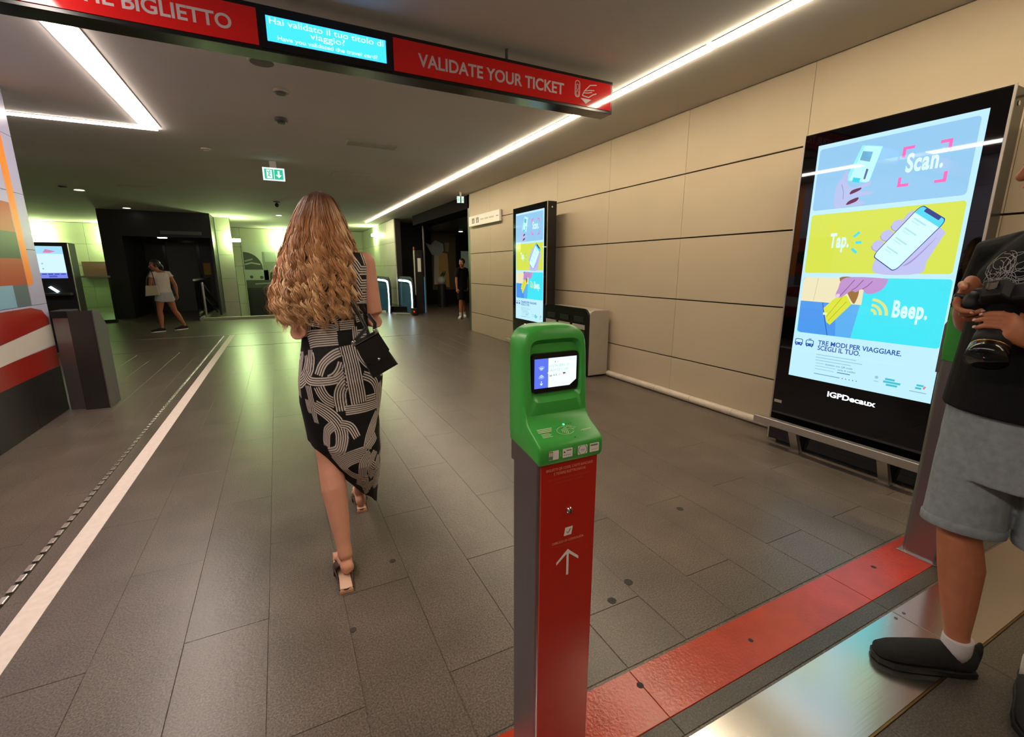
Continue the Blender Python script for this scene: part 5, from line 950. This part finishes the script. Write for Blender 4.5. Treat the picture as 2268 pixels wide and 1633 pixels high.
# shoulder bag
BG = thing('shoulder_bag', 'small black leather shoulder bag hanging at the right hip of the woman', 'bag', (.40, 2.10, .98))
rb = Matrix.Translation(V(.392, 2.10, .985)) @ Matrix.Rotation(math.radians(-24), 4, 'Y').inverted() @ Matrix.Rotation(math.radians(-14), 4, 'Z')
rb = Matrix.Translation(V(.398, 2.045, .985)) @ Matrix.Rotation(math.radians(28), 4, 'Y') @ Matrix.Rotation(math.radians(12), 4, 'Z')
rb = Matrix.Translation(V(.352, 2.045, .990)) @ Matrix.Rotation(math.radians(-26), 4, 'Y')
def inbag(bm): bmesh.ops.transform(bm, matrix=rb, verts=bm.verts); return bm
bm = bmesh.new(); add_prism(bm, [(-.050, .075), (-.062, -.085), (.062, -.085), (.050, .075)], 'y', -.030, .030, .006, 2); bm_obj('pouch', inbag(bm), M['leather'], BG)
bm = bmesh.new(); add_prism(bm, [(-.056, .082), (-.060, -.005), (-.03, -.03), (.03, -.03), (.060, -.005), (.056, .082)], 'y', -.037, -.031, .002, 2); add_prism(bm, [(-.056, .076), (-.056, .084), (.056, .084), (.056, .076)], 'y', -.037, .030, .001, 1); bm_obj('flap', inbag(bm), M['leather'], BG)
bm = bmesh.new(); add_ball(bm, V(0, -.040, -.018), (.006, .004, .006)); bm_obj('clasp', inbag(bm), M['chrome'], BG, True)
for q in (-1, 1):
    bm = bmesh.new(); add_tube(bm, [V(q * .052, 0, .075), V(q * .052, 0, .095)], [(.010, .004)] * 2, X, 10); bm_obj('strap_ring', inbag(bm), M['chrome'], BG, True)
a = rb @ V(-.05, 0, .09); tube('strap', [a, V(.335, 2.088, 1.12), V(.30, 2.108, 1.19), V(.23, 2.112, 1.29), V(.14, 2.125, 1.385), V(.10, 2.18, 1.45), V(.09, 2.26, 1.452), V(.09, 2.34, 1.38)], (.009, .0025), M['leather'], BG, 8, X) if False else None
bm = bmesh.new(); add_tube(bm, [a, V(.330, 2.10, 1.10), V(.306, 2.118, 1.16), V(.262, 2.122, 1.25), V(.18, 2.126, 1.35), V(.125, 2.165, 1.425)], [(.0095, .0025)] * 6, X, 8); bm_obj('strap', bm, M['leather'], BG, True)
b = rb @ V(.05, 0, .09); bm = bmesh.new(); add_tube(bm, [b, V(.368, 2.09, 1.12), V(.345, 2.115, 1.16)], [(.0095, .0025)] * 3, X, 8); bm_obj('strap', bm, M['leather'], BG, True)
# ------------------------------------------------------------------ man in shorts at the right
MA = thing('person', 'man in black t-shirt and grey denim shorts holding a camera at the right edge', 'person', (1.98, .48, 0))
fw = V(-.985, .17, 0); rt = V(.17, .985, 0)      # heading and his right
C = V(1.975, .475, 0)
def at_(z, r=0.0, f=0.0): return C + rt * r + fw * f + V(0, 0, z)
bm = bmesh.new()
add_tube(bm, [at_(.82), at_(.92), at_(1.05, 0, .01), at_(1.2, 0, .01), at_(1.34, 0, .0), at_(1.43, 0, -.01), at_(1.49, 0, 0)], [(.15, .11), (.165, .115), (.155, .115), (.165, .115), (.170, .11), (.12, .085), (.065, .062)], rt, 22)
hcm = V(2.018, .532, 1.66); add_tube(bm, [at_(1.45, 0.01, 0), hcm + V(.01, -.01, -.10), hcm + V(0, 0, -.05)], [.062, .058, .058], rt, 14)
HM = add_head(bm, hcm, V(-.78, .62, -.12), V(0, 0, 1), 1.02)
rh, rk, ra, rtoe = V(1.982, .562, .88), V(1.925, .552, .50), V(1.955, .505, .10), V(1.795, .640, .035)
lh, lk, la, ltoe = V(2.022, .395, .88), V(2.03, .355, .50), V(2.055, .338, .10), V(1.852, .272, .035)
add_leg(bm, rh, rk, ra, rtoe, 1.03, False); add_leg(bm, lh, lk, la, ltoe, 1.03, False)
# the camera frame: l lens direction, w towards his right hand, t top of the camera
l_ = V(-.60, -.10, -.79).normalized(); w_ = (V(.25, .97, 0) - l_ * V(.25, .97, 0).dot(l_)).normalized(); t_c = w_.cross(l_).normalized()
if t_c.x > 0: t_c = -t_c
CC = V(1.81, .535, 1.270)
ar = (V(2.03, .632, 1.40), V(2.055, .682, 1.185), CC + w_ * .090 - l_ * .072 + t_c * .004); al = (V(2.02, .315, 1.40), V(2.07, .265, 1.13), CC + l_ * .095 - w_ * .058 - t_c * .078)
add_arm(bm, *ar, 1.0, 1.08); add_arm(bm, *al, 1.0, 1.08)
nails = add_hand(bm, ar[2], l_, -w_, t_c, 1.0, (0.35, 1.25, 0.45), (1.0, 0.35), 0.0, 1.0, (0.30, 0.75, 0.35), 1.12)
nails += add_hand(bm, al[2], t_c * .9 + w_ * .25, w_, -l_, 1.0, (0.40, 0.70, 0.45), (0.9, 0.5), 0.06, 1.0, None, 1.05)
me = voxel(bm, 0.0042, 3); link('body', me, MA, M['skin_tan'], True); face_parts(MA, hcm, HM, 1.02)
for p, v, nn, r in nails:
    bm = bmesh.new(); add_ball(bm, p + nn.normalized() * r * .62 + v * r * .25, (r * .55, r * .55, r * .30), Matrix(((v.x, nn.cross(v).x, nn.x), (v.y, nn.cross(v).y, nn.y), (v.z, nn.cross(v).z, nn.z))), 10); bm_obj('fingernail', bm, M['nail'], MA, True)
bm = bmesh.new(); add_ball(bm, hcm + HM @ V(0, -.022, .032), (.084, .098, .092), HM); 
for v in list(bm.verts):
    q = HM.transposed() @ (v.co - hcm)
    if q.z < -.03 or (q.y > .045 and q.z < .075): bm.verts.remove(v)
bm_obj('hair', bm, M['brownhair'], MA, True)
bm = bmesh.new()      # t-shirt
add_tube(bm, [at_(.93, 0, .01), at_(.98, 0, .01), at_(1.10, 0, .02), at_(1.22, 0, .015), at_(1.34, 0, .005), at_(1.42, 0, -.008), at_(1.475, 0, -.005), at_(1.49, 0, 0)], [(.202, .158), (.200, .156), (.186, .146), (.182, .135), (.186, .128), (.150, .10), (.088, .075), (.082, .072)], rt, 30, False)
for a in (ar, al): add_tube(bm, [a[0] + V(0, 0, .0) + (at_(1.40) - a[0]) * .35, a[0], a[0].lerp(a[1], .45), a[0].lerp(a[1], .82)], [.073, .071, .064, .065], V(0, 0, 1), 18, False)
link('t_shirt', voxel(bm, .0055, 6), MA, M['tshirt'], True)
bm = bmesh.new()      # shorts
add_tube(bm, [at_(.99, 0, .005), at_(.95, 0, .005), at_(.84), at_(.72)], [(.186, .135), (.192, .142), (.196, .148), (.190, .145)], rt, 28, False)
for h, k in ((rh, rk), (lh, lk)): e = h.lerp(k, .92); add_tube(bm, [h + V(0, 0, -.01), h.lerp(k, .35), h.lerp(k, .70), e], [(.100, .112), (.102, .112), (.100, .108), (.100, .106)], rt, 24, False)
SH = link('shorts', voxel(bm, .0055, 4), MA, M['denim'], True)
for h, k in ((rh, rk), (lh, lk)):
    e = h.lerp(k, .90); ax = (k - h).normalized(); bm = bmesh.new(); add_tube(bm, [e - ax * .022, e - ax * .020, e + ax * .006, e + ax * .008], [(.1015, .1075), (.1035, .1095), (.1035, .1095), (.1015, .1075)], rt, 24, False); bm_obj('hem', bm, M['denim'], SH, True)
for an, toe in ((ra, rtoe), (la, ltoe)):      # socks and shoes
    f = (toe - an); f.z = 0; f.normalize(); sd = V(-f.y, f.x, 0); h0 = V(an.x, an.y, 0) - f * .03
    bm = bmesh.new(); add_tube(bm, [V(an.x, an.y, .06), V(an.x, an.y, .10), V(an.x, an.y, .128), V(an.x, an.y, .134)], [(.038, .042), (.0395, .0415), (.0405, .041), (.039, .040)], sd, 18, False); bm_obj('sock', bm, M['sock'], MA, True)
    bm = bmesh.new(); add_ball(bm, h0 + V(0, 0, .055) + f * .012, (.040, .040, .045)); add_tube(bm, [h0 + V(0, 0, .050), h0 + f * .08 + V(0, 0, .056), h0 + f * .15 + V(0, 0, .048), h0 + f * .215 + V(0, 0, .040), h0 + f * .245 + V(0, 0, .036)], [(.038, .044), (.042, .048), (.047, .040), (.047, .030), (.038, .022)], sd, 20)
    add_tube(bm, [h0 - f * .028 + V(0, 0, .06), h0 - f * .034 + V(0, 0, .10), h0 - f * .036 + V(0, 0, .118)], [(.022, .012), (.018, .009), (.010, .006)], sd, 10); link('shoe', voxel(bm, .005, 4), MA, M['shoe'], True)
    sp = []
    for u, v in ((-.036, .0), (-.028, .032), (.03, .042), (.10, .044), (.17, .052), (.225, .050), (.262, .030), (.272, 0), (.262, -.030), (.225, -.050), (.17, -.052), (.10, -.044), (.03, -.042), (-.028, -.032)): q = h0 + f * u + sd * v; sp.append((q.x, q.y))
    prism('shoe_sole', sp, 'z', .0018, .024, M['rubber'], MA, .004)
from mathutils.bvhtree import BVHTree
SHIRT = [o for o in MA.children if o.name.startswith('t_shirt')][0]
bvh = BVHTree.FromPolygons([v.co.copy() for v in SHIRT.data.vertices], [tuple(p.vertices) for p in SHIRT.data.polygons])
F = Flat(.0003); pg = mat('shirt_print_grey', '#8d8b8a', rough=.8); rs = random.Random(5)
for k in range(64):
    q = rs.uniform(0, 6.28); rad = .065 * math.sqrt(rs.random()); a = rad * math.cos(q); b = rad * 1.15 * math.sin(q); F.arc(a, b, rs.uniform(.012, .04), rs.uniform(0, 360), rs.uniform(360, 470), .0015, pg, 0, 12)
pf_ = F.build('shirt_print', frame(at_(1.315, .068, .30), -rt, (0, 0, 1), fw), MA)
for v in pf_.data.vertices:
    h = bvh.ray_cast(v.co, -fw)
    if h[0] is not None: v.co = h[0] + fw * .0012
# his camera
CA = thing('photo_camera', 'black photo camera with a long zoom lens held in the hands of the man', 'camera', tuple(CC))
Rc = Matrix(((w_.x, t_c.x, l_.x, CC.x), (w_.y, t_c.y, l_.y, CC.y), (w_.z, t_c.z, l_.z, CC.z), (0, 0, 0, 1)))
def cam_bm(fn): bm = bmesh.new(); fn(bm); bmesh.ops.transform(bm, matrix=Rc, verts=bm.verts); bmesh.ops.recalc_face_normals(bm, faces=bm.faces); return bm
bm_obj('camera_body', cam_bm(lambda b: add_box(b, -.068, .062, -.045, .042, -.030, .028, .010, 3)), M['blackm'], CA)
bm_obj('grip', cam_bm(lambda b: add_tube(b, [V(.056, -.042, .012), V(.056, .035, .012)], [(.020, .030)] * 2, V(1, 0, 0), 16)), M['rubber'], CA, True)
bm_obj('viewfinder_hump', cam_bm(lambda b: add_prism(b, [(-.032, .040), (.032, .040), (.022, .070), (-.022, .070)], 'z', -.026, .030, .006, 2)), M['blackm'], CA)
bm_obj('hot_shoe', cam_bm(lambda b: (add_box(b, -.012, -.008, .070, .076, -.012, .010), add_box(b, .008, .012, .070, .076, -.012, .010), add_box(b, -.012, .012, .070, .0715, -.012, .010))), M['chrome'], CA)
bm_obj('shutter_button', cam_bm(lambda b: add_tube(b, [V(.054, .042, .018), V(.054, .049, .018)], [.007, .007], V(1, 0, 0), 12, False)), M['chrome'], CA, True)
bm_obj('strap_lug', cam_bm(lambda b: add_tube(b, [V(.062, .034, 0), V(.072, .038, 0)], [.005, .005], V(0, 0, 1), 10)), M['chrome'], CA, True)
bm_obj('lens_barrel', cam_bm(lambda b: add_tube(b, [V(0, -.004, .026), V(0, -.004, .05), V(0, -.004, .052), V(0, -.004, .115), V(0, -.004, .117), V(0, -.004, .150)], [.034, .034, .037, .037, .039, .040], V(1, 0, 0), 28, False)), M['blackm'], CA, True)
bm_obj('gold_ring', cam_bm(lambda b: add_tube(b, [V(0, -.004, .150), V(0, -.004, .1525)], [.0408, .0408], V(1, 0, 0), 28, False)), mat('gold_ring', '#b98a4a', rough=.25, metal=1), CA, True)
bm_obj('lens_hood', cam_bm(lambda b: add_tube(b, [V(0, -.004, .1525), V(0, -.004, .195)], [.041, .046], V(1, 0, 0), 28, False)), M['black'], CA, True)
bm_obj('front_glass', cam_bm(lambda b: add_tube(b, [V(0, -.004, .195), V(0, -.004, .1955)], [.038, .038], V(1, 0, 0), 24, False)), mat('lens_glass', '#101418', rough=.03), CA, True)
st = [Rc @ V(.072, .038, 0), Rc @ V(.092, .048, -.004), Rc @ V(.106, .030, -.012), Rc @ V(.108, -.005, -.02), Rc @ V(.098, -.03, -.03)]
bm = bmesh.new(); add_tube(bm, st, [(.007, .0018)] * len(st), V(0, 0, 1), 8); bm_obj('wrist_strap', bm, M['leather'], CA, True)
# ------------------------------------------------------------------ far people
def walker(label, C, head, sh, el, wr, hip, kn, an, toe, face, up=1.0):
    t = thing('person', label, 'person', tuple(C)); bm = bmesh.new(); ax = (sh[1] - sh[0]).normalized(); p = (hip[0] + hip[1]) / 2; c = (sh[0] + sh[1]) / 2
    add_tube(bm, [p - V(0, 0, .06), p + V(0, 0, .04), p.lerp(c, .45), p.lerp(c, .85), c + V(0, 0, .02)], [(.14, .10), (.15, .11), (.12, .09), (.15, .10), (.08, .07)], ax, 18); add_tube(bm, [c, head - V(0, 0, .06)], [.05, .05], ax, 12)
    Rh = add_head(bm, head, face, V(0, 0, 1), .95)
    for q in (0, 1):
        add_leg(bm, hip[q], kn[q], an[q], toe[q], .93); add_arm(bm, sh[q], el[q], wr[q], .93); d = (wr[q] - el[q]).normalized(); add_hand(bm, wr[q], d, ax * (1 if q == 0 else -1), face, .9, (.3, .35, .3))
    link('body', voxel(bm, .007, 4), t, M['skin_tan'], True); face_parts(t, head, Rh, .95); return t, ax, p, c, Rh
GH = (V(-2.20, 12.52, .80), V(-2.30, 12.38, .80))
t, ax, p, c, Rh = walker('young woman in white top and pale shorts striding past the dark lift lobby', (-2.25, 12.45, 0), V(-2.335, 12.42, 1.42), (V(-2.135, 12.53, 1.24), V(-2.385, 12.33, 1.23)), (V(-2.03, 12.50, 1.0), V(-2.43, 12.30, 1.02)), (V(-2.01, 12.42, .79), V(-2.44, 12.42, 1.05)), GH, (V(-2.12, 12.56, .42), V(-2.36, 12.38, .43)), (V(-1.99, 12.63, .10), V(-2.36, 12.37, .09)), (V(-2.09, 12.55, .03), V(-2.50, 12.27, .025)), V(-.85, -.5, -.1))
bm = bmesh.new(); add_tube(bm, [p + V(0, 0, .03), p.lerp(c, .3), p.lerp(c, .8), c, c + V(0, 0, .035)], [(.165, .125), (.15, .115), (.165, .115), (.14, .095), (.07, .065)], ax, 22, False)
for q, (s0, e0) in enumerate(((V(-2.135, 12.53, 1.24), V(-2.03, 12.50, 1.0)), (V(-2.385, 12.33, 1.23), V(-2.43, 12.30, 1.02)))): add_tube(bm, [c.lerp(s0, .5), s0, s0.lerp(e0, .32)], [.065, .064, .068], V(0, 0, 1), 14, False)
link('blouse', voxel(bm, .008, 4), t, M['whitecloth'], True)
bm = bmesh.new(); add_tube(bm, [p + V(0, 0, .08), p, p - V(0, 0, .16)], [(.155, .115), (.172, .135), (.172, .135)], ax, 20, False)
for h, k in zip(GH, (V(-2.12, 12.56, .42), V(-2.36, 12.38, .43))): add_tube(bm, [h, h.lerp(k, .40)], [.098, .098], ax, 18, False)
link('shorts', voxel(bm, .008, 3), t, M['lightshort'], True)
def hairball(t, hc, R, r, cut, m):
    bm = bmesh.new(); add_ball(bm, hc + R @ V(0, -.022, .026), r, R)
    for v in list(bm.verts):
        q = R.transposed() @ (v.co - hc)
        if q.z < cut or (q.y > .045 and q.z < .07): bm.verts.remove(v)
    bm_obj('hair', bm, m, t, True)
hairball(t, V(-2.335, 12.42, 1.42), Rh, (.085, .10, .095), -.05, M['brownhair'])
bm = bmesh.new(); add_tube(bm, [V(-2.335, 12.42, 1.42) + Rh @ V(0, -.11, .0), V(-2.335, 12.42, 1.42) + Rh @ V(0, -.135, -.05), V(-2.335, 12.42, 1.42) + Rh @ V(0, -.13, -.12)], [.028, .03, .012], ax, 10); bm_obj('ponytail', bm, M['brownhair'], t, True)
def shoe(t, an, toe, m, s=.9):
    f = (toe - an); f.z = 0; f.normalize(); sd = V(-f.y, f.x, 0); h0 = V(an.x, an.y, 0) - f * .03; bm = bmesh.new(); dz = max(0, an.z - .095)
    add_tube(bm, [h0 + V(0, 0, .045 + dz), h0 + f * .08 + V(0, 0, .045 + dz), h0 + f * .15 + V(0, 0, .038 + dz), h0 + f * .23 + V(0, 0, .03 + dz * .3)], [(.034, .042), (.038, .044), (.045, .034), (.036, .022)], sd, 14); o = bm_obj('shoe', bm, m, t, True)
    sp = [];
    for u, v in ((-.03, .0), (-.02, .03), (.10, .038), (.20, .044), (.25, .0), (.20, -.044), (.10, -.038), (-.02, -.03)): q = h0 + f * u + sd * v; sp.append((q.x, q.y))
    prism('shoe_sole', sp, 'z', .001, .018, M['white'], t)
shoe(t, V(-1.99, 12.63, .095), V(-2.09, 12.55, .03), M['shoe']); shoe(t, V(-2.36, 12.37, .09), V(-2.50, 12.27, .025), M['shoe'])
TB = thing('tote_bag', 'cream tote bag hanging from the shoulder of the young woman in white', 'bag', (-2.44, 12.24, .95))
prism('pouch', [(-2.52, .78), (-2.27, .80), (-2.30, 1.0), (-2.49, 1.0)], 'y', 12.15, 12.23, M['cream'], TB, .012, 2)
tube('strap', [V(-2.48, 12.19, 1.0), V(-2.46, 12.22, 1.15), V(-2.40, 12.30, 1.30), V(-2.36, 12.36, 1.31)], .009, M['brownleather'], TB, 8); tube('strap', [V(-2.32, 12.19, 1.0), V(-2.34, 12.21, 1.15), V(-2.37, 12.28, 1.30)], .009, M['brownleather'], TB, 8)
BK = ((V(4.56, 12.1, .86), V(4.44, 11.98, .86)), (V(4.58, 12.2, .47), V(4.42, 11.92, .47)), (V(4.66, 12.28, .10), V(4.41, 11.93, .10)), (V(4.62, 12.13, .03), V(4.33, 11.80, .03)))
t, ax, p, c, Rh = walker('man in a black shirt and black shorts walking in the side room', (4.5, 12.0, 0), V(4.50, 12.0, 1.50), (V(4.66, 12.12, 1.32), V(4.36, 11.95, 1.32)), (V(4.70, 12.16, 1.06), V(4.31, 11.93, 1.06)), (V(4.66, 12.05, .84), V(4.29, 11.85, .83)), *BK, V(-.6, -.7, -.1))
bm = bmesh.new(); add_tube(bm, [p + V(0, 0, -.02), p.lerp(c, .4), p.lerp(c, .8), c, c + V(0, 0, .03)], [(.18, .135), (.17, .125), (.175, .12), (.15, .10), (.075, .07)], ax, 20, False)
for s0, e0 in ((V(4.66, 12.12, 1.32), V(4.70, 12.16, 1.06)), (V(4.36, 11.95, 1.32), V(4.31, 11.93, 1.06))): add_tube(bm, [c.lerp(s0, .5), s0, s0.lerp(e0, .75)], [.07, .068, .068], V(0, 0, 1), 14, False)
link('shirt', voxel(bm, .008, 4), t, M['tshirt'], True)
bm = bmesh.new(); add_tube(bm, [p + V(0, 0, .06), p, p - V(0, 0, .08)], [(.16, .12), (.166, .13), (.16, .125)], ax, 20, False)
for h, k in zip(BK[0], BK[1]): add_tube(bm, [h, h.lerp(k, .9)], [.10, .095], ax, 16, False)
link('shorts', voxel(bm, .008, 3), t, M['tshirt'], True); hairball(t, V(4.50, 12.0, 1.50), Rh, (.084, .10, .092), -.03, M['brownhair'])
for q in (0, 1):
    shoe(t, BK[2][q], BK[3][q], M['white']); an = BK[2][q]; bm = bmesh.new(); add_tube(bm, [V(an.x, an.y, .05), V(an.x, an.y, .10), V(an.x, an.y, .17)], [.040, .038, .042], ax, 14, False); bm_obj('sock', bm, M['sock'], t, True)
for _o in list(bpy.data.objects):
    if _o.name.split('.')[0] in ('tmp', 't'): bpy.data.objects.remove(_o)
bpy.context.view_layer.update()
